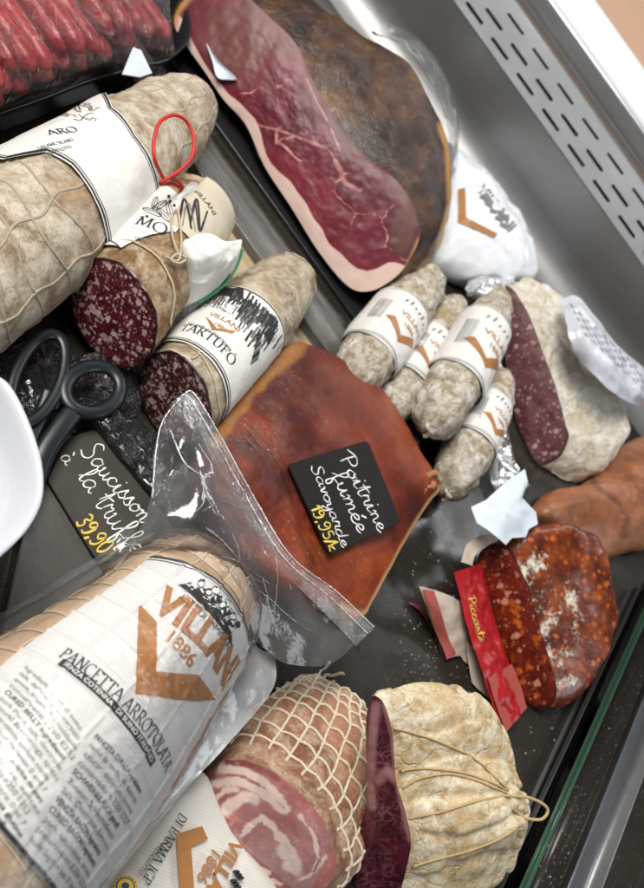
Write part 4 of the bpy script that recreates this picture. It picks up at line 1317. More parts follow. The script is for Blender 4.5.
# ================================================================== slates
def slate(name, corners, p0, n, thick, mat, label, rad=5, cat='price card'):
    pl = Plane(p0, n)
    P = [V(c) for c in corners]; out = []
    k = len(P)
    for i in range(k):
        a, b, c = P[i - 1], P[i], P[(i + 1) % k]
        da = (a - b).normalized() * min(rad, (a - b).length * .4); dc = (c - b).normalized() * min(rad, (c - b).length * .4)
        for q in range(6):
            t = q / 5
            out.append((b + da) * (1 - t) ** 2 + b * 2 * t * (1 - t) + (b + dc) * t * t)
    top = [onplane(p.x, p.y, p0, n) for p in out]
    nn = n.normalized(); m_ = len(top)
    cc = sum(top, V()) / m_
    ins = [p + (cc - p).normalized() * .0006 for p in top]
    vs = ins + [p - nn * .0006 for p in top] + [p - nn * thick for p in top]
    g = Geo()
    fs = [list(range(m_))] + gridf(m_, 3, True) + [list(range(2 * m_, 3 * m_))[::-1]]
    g.add(vs, fs)
    t = thing(name, label, cat, (cc - nn * thick).to_tuple())
    mk('card', g, mat, t, smooth=False)
    return t, pl
zc = bvhit(BPV, 345, 500)
p0 = V((zc.x, zc.y, zc.z + .0055)); n_ = V((.02, -.05, 1)).normalized()
t, pl = slate('price_slate', [(288, 464), (368, 440), (402, 522), (330, 555)], p0, n_, .0022, SLATE, 'small square black slate handwritten Poitrine fumée in white and yellow')
g = Geo()
put_line(g, 0, pl, hand('Poitrine', .13, 1), (339, 458), (379, 533), .0004, None, .78)
put_line(g, 0, pl, hand('fumée', .15, 2), (330, 474), (359, 534), .0004, None, .75)
put_line(g, 0, pl, hand('Savoyarde', .15, 3), (311, 467), (342, 548), .0004, None, .72)
put_line(g, 1, pl, hand('19,95/k', .22, 4), (310, 508), (330, 553), .0005, None, .8)
mk('handwriting', g, [CHALK, YCHALK], t.children[0], smooth=False)
p0 = W(105, 490, .020); n_ = V((-.03, -.1, 1)).normalized()
t, pl = slate('price_slate', [(66, 440), (80, 433), (95, 429), (152, 492), (180, 540), (95, 558), (47, 480)], p0, n_, .0025, SLATE2, 'greenish-grey slate with clipped corner handwritten Saucisson à la truffe', 3)
g = Geo()
put_line(g, 0, pl, hand('Saucisson', .15, 5), (80, 452), (141, 524), .0004)
put_line(g, 0, pl, hand('à', .17, 6), (59, 458), (65, 466), .0004)
put_line(g, 0, pl, hand('la', .15, 7), (77, 476), (89, 494), .0004)
put_line(g, 0, pl, hand('truffe', .14, 8), (93, 502), (133, 556), .0004)
put_line(g, 1, pl, hand('39,90', .26, 9), (75, 522), (100, 556), .0005)
mk('handwriting', g, [CHALK, YCHALK], t.children[0], smooth=False)
t, pl = slate('blank_slate', [(36, 470), (47, 484), (95, 560), (120, 600), (40, 640), (0, 640), (18, 560)], W(60, 560, .013), V((0, -.04, 1)), .0025, plain('grey_slate_card', (.055, .052, .046), .45, 30, .35, .25, 300), 'plain dark grey slate under the white dish, nothing written on it', 3, 'slate')

# ================================================================== netted pancetta (cut)
O = [(220, 762), (234, 760), (250, 762), (273, 772), (301, 794), (320, 816), (332, 844), (336, 868), (322, 890), (289, 893), (258, 887), (233, 872), (214, 850), (199, 822), (194, 801), (200, 784)]
p0 = W(262, 892, .006); nn = V((-.10, -.80, .62))
Hn = Loft(O, (227, 760), (300, 892), p0, nn, [('S', (245, 730), (320, 888), .97, .03), ('S', (271, 697), (352, 828), .88, .065), ('S', (290, 684), (360, 768), .74, .088)], amp=.0014, nsc=45, seed=14)
for j, row in enumerate(Hn.rows):
    cc = sum(row[::20], V()) / len(row[::20])
    for i in range(Hn.N):
        d = row[i] - cc; l = d.length
        if j < 9 or l < .006: continue
        x_ = (i / Hn.N * 22) % 1; x_ = min(x_, 1 - x_)
        row[i] = row[i] + d / l * (.0016 * math.sin(math.pi * min(1, x_ * 2) * .5) - .0006) * min(1, (j - 8) / 5)
np_ = thing('netted_pancetta', 'rolled pancetta with pink spiral cut face and cream string net', 'meat', W(280, 800, 0).to_tuple())
mk('casing', Hn.body(), casing('spiced_pancetta_rind', (.20, .075, .04), (.42, .22, .14), (.62, .52, .37), .3, 1.2, .8, (.40, .15, .09), 0, .5), np_)
def rollf(x, y):
    f = 0
    for l, w in (([(222, 768), (246, 772), (268, 785), (287, 808), (284, 812), (262, 792), (236, 780), (214, 784)], 4.5),
                 ([(226, 812), (232, 803), (244, 797), (254, 797)], 6.5), ([(212, 812), (214, 800), (226, 790), (236, 790)], 3.5), ([(219, 822), (214, 806)], 3),
                 ([(262, 818), (272, 826), (282, 838), (292, 852)], 4), ([(281, 850), (292, 858), (296, 870), (288, 866)], 6.5), ([(240, 838), (250, 826), (262, 818)], 3),
                 ([(300, 816), (314, 836), (318, 858), (310, 876)], 1.6), ([(206, 800), (208, 826), (226, 856), (250, 874), (280, 884)], 1.5), ([(250, 860), (268, 872)], 1.6), ([(300, 880), (316, 872), (326, 856)], 2)):
        wob = 3.2 * noise.noise(V((x * .09, y * .09, 1))) + 1.5 * noise.noise(V((x * .3, y * .3, 2)))
        f = max(f, 1 - ss(w * .55, w * 1.25, segdist(x, y, l) + wob))
    return f
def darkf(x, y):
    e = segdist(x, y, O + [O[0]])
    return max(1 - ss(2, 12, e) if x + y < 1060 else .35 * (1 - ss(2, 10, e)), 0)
M = Mat('pancetta_meat')
n1 = M.noise(70, 5, .65)
c_ = M.mix(M.ramp(n1, [(.3, 0), (.7, 1)]), (.28, .08, .075), (.48, .21, .19))
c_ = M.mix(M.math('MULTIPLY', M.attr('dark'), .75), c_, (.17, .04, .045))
c_ = M.mix(M.math('MULTIPLY', M.ramp(M.noise(200, 4, .6), [(.55, 0), (.75, 1)]), .5), c_, (.58, .38, .34))
c_ = M.mix(M.attr('fat'), c_, M.mix(M.noise(120, 4), (.66, .48, .42), (.78, .64, .57)))
M.bsdf(c_, .2, M.bump(M.noise(120, 4), .25, .001), Specular_IOR_Level=.5, Subsurface_Weight=.08, Subsurface_Scale=.003, Coat_Weight=.3, Coat_Roughness=.08)
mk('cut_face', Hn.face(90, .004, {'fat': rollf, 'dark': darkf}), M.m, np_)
g = Geo()
nb = Hn.nrow_body + 4
for k in range(22):              # strings along the body
    a_ = k / 22
    rope(g, [Hn.at(a_ + .002 * math.sin(i * .15 + k), 8 + (nb - 8) * i / 100, .0002) for i in range(101)], .00105, 7, fuzz=.45)
for k in range(8):               # strings around
    b_ = 11 + (nb - 11) * (k / 7.2) ** .95
    pts = [Hn.at(i / 240, min(b_ + .12 * abs(math.sin(i / 240 * math.pi * 22)) + .5 * math.sin(i * .045 + k), nb + 3), .0006) for i in range(240)]
    rope(g, pts, .00105, 7, closed=True, fuzz=.45)
rr = random.Random(8)
for k in range(3):               # loose ends at the far end
    a_ = .0 + k * .045
    p = Hn.at(a_, nb, .001)
    pts = [p]
    for q in range(4): pts.append(pts[-1] + V((rr.uniform(-.003, .007), rr.uniform(.002, .006), rr.uniform(-.002, .004))))
    rope(g, catmull(pts, 16), .0012, 6)
mk('string_net', g, NETC, np_)
# clear film folded over the face
g = Geo()
vs = []
for j in range(20):
    for i in range(26):
        x_ = 262 + 74 * i / 25 - 30 * j / 19; y_ = 790 + 66 * i / 25 + 66 * j / 19 - 20 + 0
        P_ = onplane(x_, y_, Hn.p0 + nn.normalized() * .0075, nn)
        vs.append(P_ + nn.normalized() * (.0016 * fbm(P_, 60, 3)))
g.add(vs, gridf(26, 20))
M_f = film('cut_face_film', .12, (.96, .95, .96), .09, 22, .25)
mk('cut_film', g, M_f, np_)

# ================================================================== coppa
O = [(372, 696), (379, 698), (384, 704), (389, 718), (393, 738), (396, 779), (402, 800), (406, 814), (411, 840), (408, 862), (402, 886), (396, 906), (372, 912), (352, 900), (347, 878), (351, 850), (360, 826), (366, 806), (367, 770), (366, 738), (367, 712)]
p0 = W(372, 905, .004); nn = V((-.12, -.97, .22))
Hc = Loft(O, (375, 695), (384, 912), p0, nn, [('S', (400, 686), (414, 914), 1.5, .018), ('S', (446, 682), (462, 898), 1.75, .055), ('S', (472, 694), (490, 884), 1.45, .080), ('S', (484, 716), (500, 862), 1.0, .090)], amp=.0014, nsc=42, seed=17, M=16)
# string grooves
def groove(p, a, row): return 0
for j, row in enumerate(Hc.rows):
    for i in range(Hc.N):
        cc = sum(row[::20], V()) / len(row[::20])
        a_ = i / Hc.N
        d = row[i] - cc
        l = d.length
        if j < 3 or l < .004: continue
        gsum = 0
        for k in range(9):
            da = abs((a_ - (.02 + k * .075) + .012 * math.sin(j * .16 + k * 2) + .5) % 1 - .5)
            gsum += math.exp(-(da / .010) ** 2)
        dj = (j - 16 + 5 * math.sin(a_ * 9)) / 2.0; dk = (j - 38 + 6 * math.sin(a_ * 7 + 1)) / 2.0
        gsum += .8 * math.exp(-dj * dj) + .8 * math.exp(-dk * dk)
        row[i] = row[i] - d / l * (.0042 * min(1.2, gsum) - .0016) * min(1, j / 8)
        if row[i].z < .002: row[i].z = .002
cp = thing('coppa', 'string-tied coppa with pale yellow mould coat and dark red cut side', 'meat', W(440, 800, 0).to_tuple())
mk('coat', Hc.body(), casing('yellow_mould_coat', (.33, .21, .09), (.60, .45, .24), (.84, .77, .60), .8, 1.5, .75, (.48, .31, .12), 75, .85, .5, .16), cp)
M = Mat('coppa_meat')
w_ = M.warp(.006, 90)
c_ = M.mix(M.ramp(M.noise(60, 5), [(.3, 0), (.7, 1)]), (.035, .004, .010), (.11, .013, .028))
ve = M.vor(150, 'DISTANCE_TO_EDGE', M.map((1.8, 1, .8), (0, .3, 0), M.warp(.014, 130)))
c_ = M.mix(M.math('MULTIPLY', M.math('MULTIPLY', M.ramp(ve, [(.02, 1), (.15, 0)]), M.ramp(M.noise(45, 5, .7), [(.42, 0), (.7, 1)])), .6), c_, (.42, .2, .22))
c_ = M.mix(M.attr('fat'), c_, M.mix(M.noise(90, 4), (.34, .13, .14), (.48, .27, .26)))
M.bsdf(c_, .3, M.bump(M.noise(110, 4), .3, .001), Specular_IOR_Level=.45)
def cfat(x, y):
    return .85 * max(1 - ss(2, 9, segdist(x, y, [(378, 780), (388, 772), (396, 778)])), 1 - ss(2, 7, segdist(x, y, [(376, 706), (372, 740), (370, 790), (372, 806)])), .7 * (1 - ss(1, 4, segdist(x, y, [(384, 704), (393, 738), (396, 779), (410, 840)]))))
mk('cut_face', Hc.face(70, .002, {'fat': cfat}), M.m, cp)
g = Geo()
CPV = Hc.bvh
for line in ([(385, 726), (410, 732), (440, 742), (470, 756), (494, 776), (510, 792)], [(392, 772), (420, 768), (460, 772), (490, 782), (510, 792)], [(402, 788), (420, 778), (450, 774), (480, 782), (509, 794)], [(408, 818), (440, 812), (470, 803), (500, 797), (512, 796)], [(405, 868), (440, 858), (470, 850), (500, 838), (518, 826)]):
    pts = [bvhit(CPV, p.x, p.y, .0005) for p in catmull([(x, y, 0) for x, y in line], 50)]
    pts = [p for p in pts if p]
    if len(pts) > 4: rope(g, catmull(pts[::3], 60), .0008, 6)
z_ = .045
base = bvhit(CPV, 505, 796) or W(508, 796, z_)
z_ = base.z
rope(g, catmull([base] + [W(x, y, z_ - .001 * k) for k, (x, y) in enumerate([(516, 796), (530, 798), (543, 804), (548, 811), (542, 819), (530, 819), (520, 815)])] + [W(512, 808, z_)], 70), .0011, 7)
mk('twine', g, plain('yellowed_twine', (.50, .36, .17), .85, 300, .3, .5, 2500), cp)

# ================================================================== chorizo
O = [(478, 562), (481, 551), (490, 545), (500, 544), (511, 550), (520, 568), (530, 592), (540, 629), (547, 650), (552, 668), (557, 690), (551, 706), (536, 708), (518, 694), (506, 664), (493, 629), (482, 598)]
p0 = W(540, 708, .008); nn = V((-.22, -.86, .46))
Hz = Loft(O, (488, 545), (546, 708), p0, nn, [('S', (512, 530), (566, 704), 1.1, .016), ('S', (548, 524), (588, 676), 1.15, .042), ('S', (572, 534), (602, 640), .95, .06)], amp=.0011, nsc=40, seed=19)
ch = thing('cut_chorizo', 'fat red chorizo cut open, orange fat flecks and a powdery white mould patch', 'chorizo', W(545, 630, 0).to_tuple())
g = Hz.body()
mo_ = []
for p in g.v:
    x_, y_ = proj(p)
    d = min(segdist(x_, y_, [(526, 565), (532, 592), (546, 622), (556, 660), (562, 680)]), segdist(x_, y_, [(568, 590), (576, 620), (566, 650)]) + 6, segdist(x_, y_, [(540, 560), (552, 590), (560, 612)]) + 7)
    mo_.append(.52 * (1 - ss(0, 32, d)))
g.at['mould'] = mo_
M = Mat('chorizo_casing')
w_ = M.warp(.006, 90)
c_ = M.ramp(M.noise(60, 6, .65, w_), [(.3, (.035, .007, .003)), (.5, (.13, .022, .006)), (.68, (.28, .065, .01))])
f1 = M.vor(115, 'F1', w_)
c_ = M.mix(M.ramp(f1, [(.14, .95), (.36, 0)]), c_, M.mix(M.noise(40, 3), (.50, .15, .015), (.42, .07, .02)))
c_ = M.mix(M.ramp(M.math('ADD', M.attr('mould'), M.math('MULTIPLY', M.math('SUBTRACT', M.noise(70, 8, .8), .5), 3.2)), [(.48, 0), (.75, 1)]), c_, (.64, .6, .5))
M.bsdf(c_, .25, M.bump(M.noise(90, 5, .65), .5, .002), Specular_IOR_Level=.5, Coat_Weight=.25, Coat_Roughness=.1)
mk('casing', g, M.m, ch)
mk('cut_face', Hz.face(60, .002), CUT_CHO, ch)
# crumpled white paper on top
pt = [(525, 469), (528, 482), (522, 497), (529, 505), (536, 512), (538, 524), (529, 529), (526, 537), (512, 538), (506, 545), (498, 538), (488, 530), (477, 523), (471, 507), (486, 500), (497, 490), (508, 480)]
g = Geo()
zz = .058
pp = [W(x, y, zz + .010 * noise.noise(V((x * .09, y * .09, 0)))) for x, y in pt]
cc = V(W(508, 512, zz + .008)); nk = len(pp); vs = []
for j in range(9):
    for i, p in enumerate(pp):
        q = cc.lerp(p, j / 8)
        q = q + Z * (.003 * noise.noise(V((q.x * 60, q.y * 60, 4))) + .004 * (abs(noise.noise(q * 38)) - .3)) * (1 - (j / 8) ** 6)
        vs.append(q)
g.add(vs, gridf(nk, 9, True))
tag(mk('paper_tag', g, WPAPGLARE), 'crumpled bluish-white paper resting on the chorizo top', 'paper')
# red wrapper beneath the chorizo
REDP = paper('red_wrapper', (.42, .012, .018), 0, .3, .2)
BEIP = paper('beige_paper', (.56, .46, .38), 0, .7, .1)
REDP2 = paper('faded_red_wrapper', (.46, .09, .07), 0, .5, .25)
wr = thing('paper_wrapper', 'red paper wrapper with yellow script sticking out beneath the chorizo', 'wrapper', W(490, 650, 0).to_tuple())
g = sheet([[(454, 572, .030), (465, 618, .026), (482, 672, .02), (502, 734, .012)], [(468, 568, .031), (479, 616, .027), (498, 670, .021), (514, 722, .012)], [(484, 562, .016), (492, 610, .012), (510, 665, .008), (526, 708, .005)]], 60, 24, .0026, 60, 3, .0012)
bb = BVHTree.FromPolygons(g.v, g.f)
rs_ = mk('red_sheet', g, REDP, wr)
bs3 = BvhSurf(bb)
g = Geo()
vs, fs, w_ = hand('Piccante', .2, 5)
put_line(g, 0, bs3, (vs, fs, w_), (467, 598), (479, 642), .0008, None, .6)
mk('script', g, [YCHALK], rs_)
g = sheet([[(461, 562, .032), (466, 546, .034), (478, 537, .036), (494, 533, .036)], [(472, 566, .032), (476, 554, .036), (486, 546, .036), (498, 541, .034)]], 24, 8, .002, 60, 5)
mk('beige_edge', g, BEIP, wr)
g = sheet([[(488, 678, .021), (496, 704, .018), (506, 732, .0135)], [(512, 664, .017), (521, 686, .012), (527, 708, .009)]], 20, 12, .0008, 50, 6)
mk('faded_patch', g, REDP2, wr)
g = sheet([[(419, 586, .030), (426, 606, .024), (436, 632, .012), (447, 659, .004)], [(440, 592, .028), (447, 612, .022), (455, 634, .012), (460, 656, .004)], [(462, 602, .022), (467, 620, .016), (470, 640, .01), (468, 664, .003)]], 30, 20, .002, 50, 7)
sc = mk('paper_scrap_or_glare', g, BEIP)
tag(sc, 'curled beige paper scrap standing on the dark deck left of the red wrapper', 'paper')
g = sheet([[(421, 590, .0295), (428, 610, .0235), (437, 634, .0115), (446, 660, .0035)], [(433, 591, .031), (440, 612, .0245), (447, 636, .0135), (455, 654, .0055)]], 30, 10, .001, 50, 7)
g.v = [p + Z * .0012 for p in g.v]
o_ = mk('red_margin', g, REDP2, sc)
g = sheet([[(466, 640, .012), (468, 660, .008), (472, 682, .004)], [(478, 650, .012), (484, 672, .008), (494, 704, .003)]], 16, 10, .001, 50, 8)
tag(mk('paper_scrap_or_glare', g, BEIP), 'small beige paper corner showing under the red wrapper', 'paper')
g = sheet([[(408, 602, .004), (420, 612, .004), (436, 634, .004)], [(420, 604, .003), (432, 628, .003), (444, 662, .003)]], 16, 8, .001, 50, 9)
tag(mk('red_offcut', g, plain('dark_red_foil', (.10, .012, .02), .3)), 'dark red foil offcut lying behind the curled beige scrap', 'foil')
# ================================================================== big vacuum-packed pancetta
A, r0 = axpt(-83, 877, 141, .004); B, r1 = axpt(196, 594, 70, .012)
ax = (B - A).normalized(); 
B2 = B + ax * r1 * .55
Lt = (B2 - A).length
NTH, NV = 2 * math.pi / 14, .0165
def quilt(v, th):
    a = (th / NTH) % 1; a = min(a, 1 - a) * NTH * r0
    b = (v / NV) % 1; b = min(b, 1 - b) * NV
    return -.0011 * (math.exp(-(a / .0022) ** 2) + math.exp(-(b / .0022) ** 2)) * (1 if v < Lt * .95 else 0)
def ridge(v, th):
    a = (th / NTH) % 1; a = min(a, 1 - a) * NTH * r0
    b = (v / NV) % 1; b = min(b, 1 - b) * NV
    return .0010 * max(math.exp(-(a / .0011) ** 2), math.exp(-(b / .0011) ** 2))
T = Tube(A, B2, [(0, r0), (.3, r0 * .98), (.78, r1 * 1.12), (.88, r1 * .98), (.92, r1 * .86), (1, 0)], .0012, 35, 31, quilt=quilt, sag=.004)
T.rref = r0
pa_ = thing('packed_pancetta', 'big vacuum-packed pancetta roll with wide white lettered label', 'packed meat', (A.x, A.y, 0))
M = Mat('pale_pancetta_flesh')
c_ = M.ramp(M.noise(22, 5, .6, M.warp(.02, 30)), [(.3, (.40, .27, .17)), (.55, (.52, .39, .27)), (.72, (.46, .26, .18))])
c_ = M.mix(M.ramp(M.noise(400, 2), [(.68, 0), (.76, .7)]), c_, (.12, .06, .03))
M.bsdf(c_, .4, M.bump(M.noise(90, 5), .25, .001), Specular_IOR_Level=.4, Subsurface_Weight=.06, Subsurface_Scale=.004)
mk('meat', T.body(180, 220), M.m, pa_)
g = Geo()
for k in range(14):
    rope(g, [T.pt(Lt * .975 * i / 120, k * NTH + .02 * math.sin(i * .25 + k), .0006) for i in range(121)], .0007, 6)
for k in range(int(Lt * .9 / NV) + 1):
    rope(g, [T.pt(k * NV + .0006 * math.sin(i * .4 + k), 2 * math.pi * i / 100, .0006) for i in range(100)], .0007, 6, closed=True)
mk('string_net', g, plain('pale_netting', (.60, .5, .38), .7, 300, .2, .4, 2000), pa_)
# label with net ridges
class RSurf:
    def __init__(s, t): s.t = t
    def uv(s, x, y): return s.t.uv(x, y)
    def surf(s, u, v, off):
        q = s.t.quilt; s.t.quilt = None
        th = u / s.t.rref
        P = s.t.pt(v, th, off + ridge(v, th), 0)
        P = P + (P - s.t.A - s.t.T * v).normalized() * (.0007 * fbm(P, 40, 3))
        s.t.quilt = q
        return P
RS = RSurf(T)
uL = [T.uv(*p) for p in ((4, 690), (30, 655), (60, 625), (100, 592), (140, 565))]
ul = sum(p.x for p in uL) / len(uL)
fl_ = [T.uv(*p) for p in ((140, 566), (154, 560), (183, 567), (214, 580), (234, 604), (244, 640))]
ff = interp(fl_)
nr_ = [T.uv(*p) for p in ((4, 838), (24, 862), (46, 886))]
fn = interp(nr_)
u1 = r0 * 1.45
def lf(a):            # slightly curved left margin
    return ul
g = Geo(); vs = []
nu, nv = 220, 260
vfar = lambda a: ff(ul + (u1 - ul) * a)
vnear = lambda a: fn(ul + (u1 - ul) * a)
for j in range(nv + 1):
    for i in range(nu + 1):
        a, b = i / nu, j / nv
        vs.append(RS.surf(ul + (u1 - ul) * a, vnear(a) * (1 - b) + vfar(a) * b, .0026))
g.add(vs, gridf(nu + 1, nv + 1), 0)
O1 = .0029
for o_, w_ in ((.0012, .0016), (.0038, .0006)):
    put_curve(g, 1, RS, [(ul + (u1 - ul) * i / 120, vfar(i / 120) - o_) for i in range(121)], w_, O1, 240, True)
put_curve(g, 1, RS, [(ul + (u1 - ul) * i / 120, vnear(i / 120) + .0014) for i in range(121)], .0022, O1, 240, True)
put_line(g, 3, RS, sans('VILLANI', .045, .95), (150, 611), (217, 686), O1, .0012, 1.05)
put_line(g, 3, RS, sans('1886', .02), (160, 640), (187, 669), O1, .0012)
put_poly(g, 3, RS, [(138, 610), (141, 609), (155, 625), (154, 672), (193, 674), (206, 692), (206, 694.5), (132, 695)], O1, .0012)
put_line(g, 1, RS, serif('PANCETTA ARROTOLATA', .15), (58, 659), (160, 770), O1, .0012, 1.15)
a_, b_ = T.uv(57, 668), T.uv(146, 766); d_ = b_ - a_; an = math.atan2(d_.y, d_.x); ln = d_.length
put(g, 1, RS, ([V((0, 0)), V((1, 0)), V((1, .065)), V((0, .065))], [[0, 1, 2, 3]]), a_, an, ln, O1, .0012)
tx = sans('SENZA COTENNA - DI SUINO ITALIANO', .012)
q_ = V((-math.sin(an), math.cos(an)))
put(g, 4, RS, tx, a_ + V((math.cos(an), math.sin(an))) * ln * .03 + q_ * ln * .018, an, ln * .94 / tx[2], O1 + .0001, .0012, .95)
put_line(g, 1, RS, sans('ARTE DI FAMIGLIA'), (175, 602), (222, 648), O1, .0012, 1.0)
# family emblem: heads and shoulders over a curved dark bank
for cx, cy, s_ in ((199, 586, 1.0), (212, 593, 1.1), (223, 604, 1.05), (229, 616, .95), (206, 594, .9), (219, 606, .85)):
    put_poly(g, 4, RS, [(cx + 3.2 * s_ * math.cos(t), cy + 3.4 * s_ * math.sin(t)) for t in [k * .628 for k in range(10)]], O1 + .00006, .003)
    put_curve(g, 1, RS, [(cx + 3.2 * s_ * math.cos(t), cy + 3.4 * s_ * math.sin(t)) for t in [k * .35 for k in range(19)]], .0006, O1 + .00009, 30)
    put_poly(g, 1, RS, [(cx - 3 * s_, cy - 1), (cx - 1, cy - 4.2 * s_), (cx + 3 * s_, cy - 3), (cx + 3.4 * s_, cy - .5), (cx, cy - 1.8)], O1 + .00012, .003)
    put_poly(g, 1, RS, [(cx - 5.5 * s_, cy + 8), (cx - 4 * s_, cy + 4), (cx, cy + 3.4), (cx + 5 * s_, cy + 5), (cx + 6 * s_, cy + 10), (cx + 1, cy + 12)], O1 + .00003, .003)
    put_poly(g, 4, RS, [(cx - 1.5, cy + 4.5), (cx + 1.5, cy + 4.8), (cx + .6, cy + 9)], O1 + .0001, .003)
put_poly(g, 1, RS, [(176, 589), (186, 587), (198, 593), (212, 605), (222, 618), (229, 636), (228, 646), (222, 634), (211, 620), (198, 606), (186, 596)], O1, .0012)
rr = random.Random(4)
for k in range(26):
    f = rr.random(); cx = 184 + 44 * f + rr.uniform(-4, 4); cy = 588 + 44 * f ** 1.3 + rr.uniform(-5, 6)
    put_curve(g, 4 if k % 2 else 1, RS, [(cx, cy), (cx + rr.uniform(1, 4), cy + rr.uniform(-1, 4))], .0007, O1 + .00014, 5)
# fine print in two columns
L1 = ['Ingredienti: carne di suino', 'sale, destrosio, saccarosio', 'spezie, aromi, antiossidante', 'conservanti E250 E252', 'CURED BELLY Ingredients', 'pork meat, salt, dextrose', 'natural flavourings, spices', 'preservatives sodium nitrite', 'Keep cool between 0 and 7', 'INGREDIENTS poitrine de porc', 'sel, dextrose, epices', 'conservateurs E250 E252', 'Conserver entre 0 et 7', 'PORTIONE senza glutine', 'prodotto in Italia Modena']
L2 = ['PANCETA CURADA Ingredientes', 'carne de cerdo, sal, dextrosa', 'azucar, especias, aromas', 'conservadores E250 E252', 'SCHWEINEBAUCH gereift', 'Zutaten Schweinefleisch', 'Salz, Dextrose, Gewurze', 'VENEZIA BACON Ingredients', 'CURED BACON Ingredients', 'pork, salt, spices, aroma', 'preservatives E250 E252', 'kuhl lagern bei 0 bis 7']
def column(lines, p_start, p_end, p_low):
    a, b, c = T.uv(*p_start), T.uv(*p_end), T.uv(*p_low)
    d = b - a; an = math.atan2(d.y, d.x)
    for i, t_ in enumerate(lines):
        o = a + (c - a) * (i / len(lines))
        fx = sans(t_, .012 if t_[:5].isupper() else .0)
        wd = d.length * (.88 + .12 * ((i * 37) % 7) / 7)
        put(g, 1 if t_[:5].isupper() else 2, RS, fx, o, an, wd / fx[2], O1, .008, min(1.3, (c - a).length / len(lines) * .62 / (wd / fx[2])))
column(L1, (24, 672), (84, 742), (-56, 770))
column(L2, (92, 738), (138, 798), (20, 850))
mk('label', g, [RIBPAPER, INK, INKG, BRONZE, WHITEINK], pa_)
# tight film over the roll
g = Geo(); vs = []
q = T.quilt; T.quilt = None
nu, nv = 120, 120
for j in range(nv):
    for i in range(nu):
        th = -1.75 + 3.5 * i / (nu - 1); v = Lt * .985 * j / (nv - 1)
        P = T.pt(v, th, .0050, 0)
        P = P + (P - T.A - T.T * v).normalized() * (.0006 * fbm(P, 40, 3) + .0009 * (1 - abs(noise.noise(P * 24)) * 2.4) * (.2 + abs(math.sin(th))))
        vs.append(P)
T.quilt = q
g.add(vs, gridf(nu, nv))
mk('tight_film', g, FILMBODY, pa_)
# side flanges and tail of the pouch
g = sheet([[(-30, 672, .075), (0, 652, .078), (28, 628, .08), (65, 600, .08), (104, 571, .078), (132, 556, .072)],
           [(-30, 640, .06), (0, 628, .062), (36, 606, .064), (68, 583, .066), (104, 558, .07), (136, 540, .078)],
           [(-30, 620, .05), (0, 613, .052), (44, 590, .054), (66, 574, .058), (100, 554, .066), (132, 520, .080)]], 70, 16, .0016, 40, 21, .001)
mk('side_film', g, FILM, pa_)
g = sheet([[(246, 636, .062), (224, 690, .055), (190, 742, .05), (140, 806, .045), (92, 868, .04), (76, 900, .04)],
           [(262, 650, .052), (250, 692, .048), (214, 744, .044), (166, 804, .038), (104, 872, .034), (86, 900, .034)],
           [(276, 652, .046), (272, 690, .046), (226, 746, .044), (180, 796, .04), (108, 888, .034), (98, 905, .034)]], 80, 20, .0014, 40, 22, .0008)
mk('side_film', g, film('cloudy_side_film', .7, (.86, .86, .86), .2, 18, .3), pa_)
edge_o = [(150, 500, .094), (154, 446, .098), (160, 417, .100), (181, 395, .098), (190, 393, .096)]
tail = [[(124, 556, .076), (142, 544, .086), (168, 542, .094), (200, 552, .092), (228, 574, .085), (246, 606, .075), (254, 640, .062)],
        [(140, 526, .084), (160, 512, .096), (190, 520, .102), (218, 542, .096), (246, 570, .086), (264, 606, .072), (268, 652, .058)],
        [(150, 492, .094), (170, 476, .090), (198, 488, .104), (232, 524, .094), (262, 568, .082), (284, 612, .066), (288, 664, .052)],
        [(156, 440, .100), (180, 440, .098), (204, 454, .104), (240, 508, .092), (276, 566, .080), (316, 610, .060), (330, 664, .050)],
        [(172, 402, .100), (190, 404, .098), (212, 440, .094), (246, 502, .086), (284, 558, .076), (330, 600, .060), (366, 634, .048)]]
g = sheet(tail, 110, 100, .0042, 11, 23, .0034)
tail_v = g.v
tl_ = mk('pouch_tail', g, FILM, pa_)
g = sheet([[(166, 408, .1005), (183, 404, .0985), (204, 440, .0955), (238, 504, .088), (276, 564, .078), (324, 612, .062), (356, 646, .0495)],
           [(181, 395, .0995), (193, 393, .0975), (218, 434, .0945), (252, 496, .0865), (290, 556, .0765), (336, 592, .0605), (374, 628, .0485)]], 120, 12, .0010, 50, 24)
mk('seal_edge', g, FILMSEAL, tl_)
g = Geo(); rr = random.Random(21)
for k in range(8):
    i0, j0 = rr.uniform(6, 104), rr.uniform(4, 30)
    i1, j1 = i0 + rr.uniform(-16, 22), j0 + rr.uniform(18, 62)
    if k % 3 == 0: i0, i1 = rr.uniform(70, 100), rr.uniform(60, 107)
    pts = []
    for q in range(15):
        t = q / 14
        ii = min(108, max(1, i0 + (i1 - i0) * t + 3 * math.sin(t * 3 + k))); jj = min(97, j0 + (j1 - j0) * t)
        pts.append(tail_v[int(jj) * 110 + int(ii)] + Z * .0003)
    rope(g, catmull(pts[::2], 40), rr.uniform(.00015, .0003), 5)
mk('film_crease', g, film('fine_film_crease', .5, (.96, .97, .98), .12, 60, .3), tl_)
g = Geo()
for sft in (0, 1):
    L_ = [(181 - 5 * sft, 396 + 4 * sft, .0995), (193 - 5 * sft, 394 + 4 * sft, .0975), (218 - 6 * sft, 434 + 3 * sft, .0945), (252 - 6 * sft, 496 + 3 * sft, .0865), (290 - 6 * sft, 556 + 3 * sft, .0765), (336 - 5 * sft, 592 + 7 * sft, .0605), (374 - 6 * sft, 628 + 7 * sft, .0485)]
    rope(g, [p + Z * .0009 for p in catmull([W(*p) for p in L_], 120)], .0007, 6)
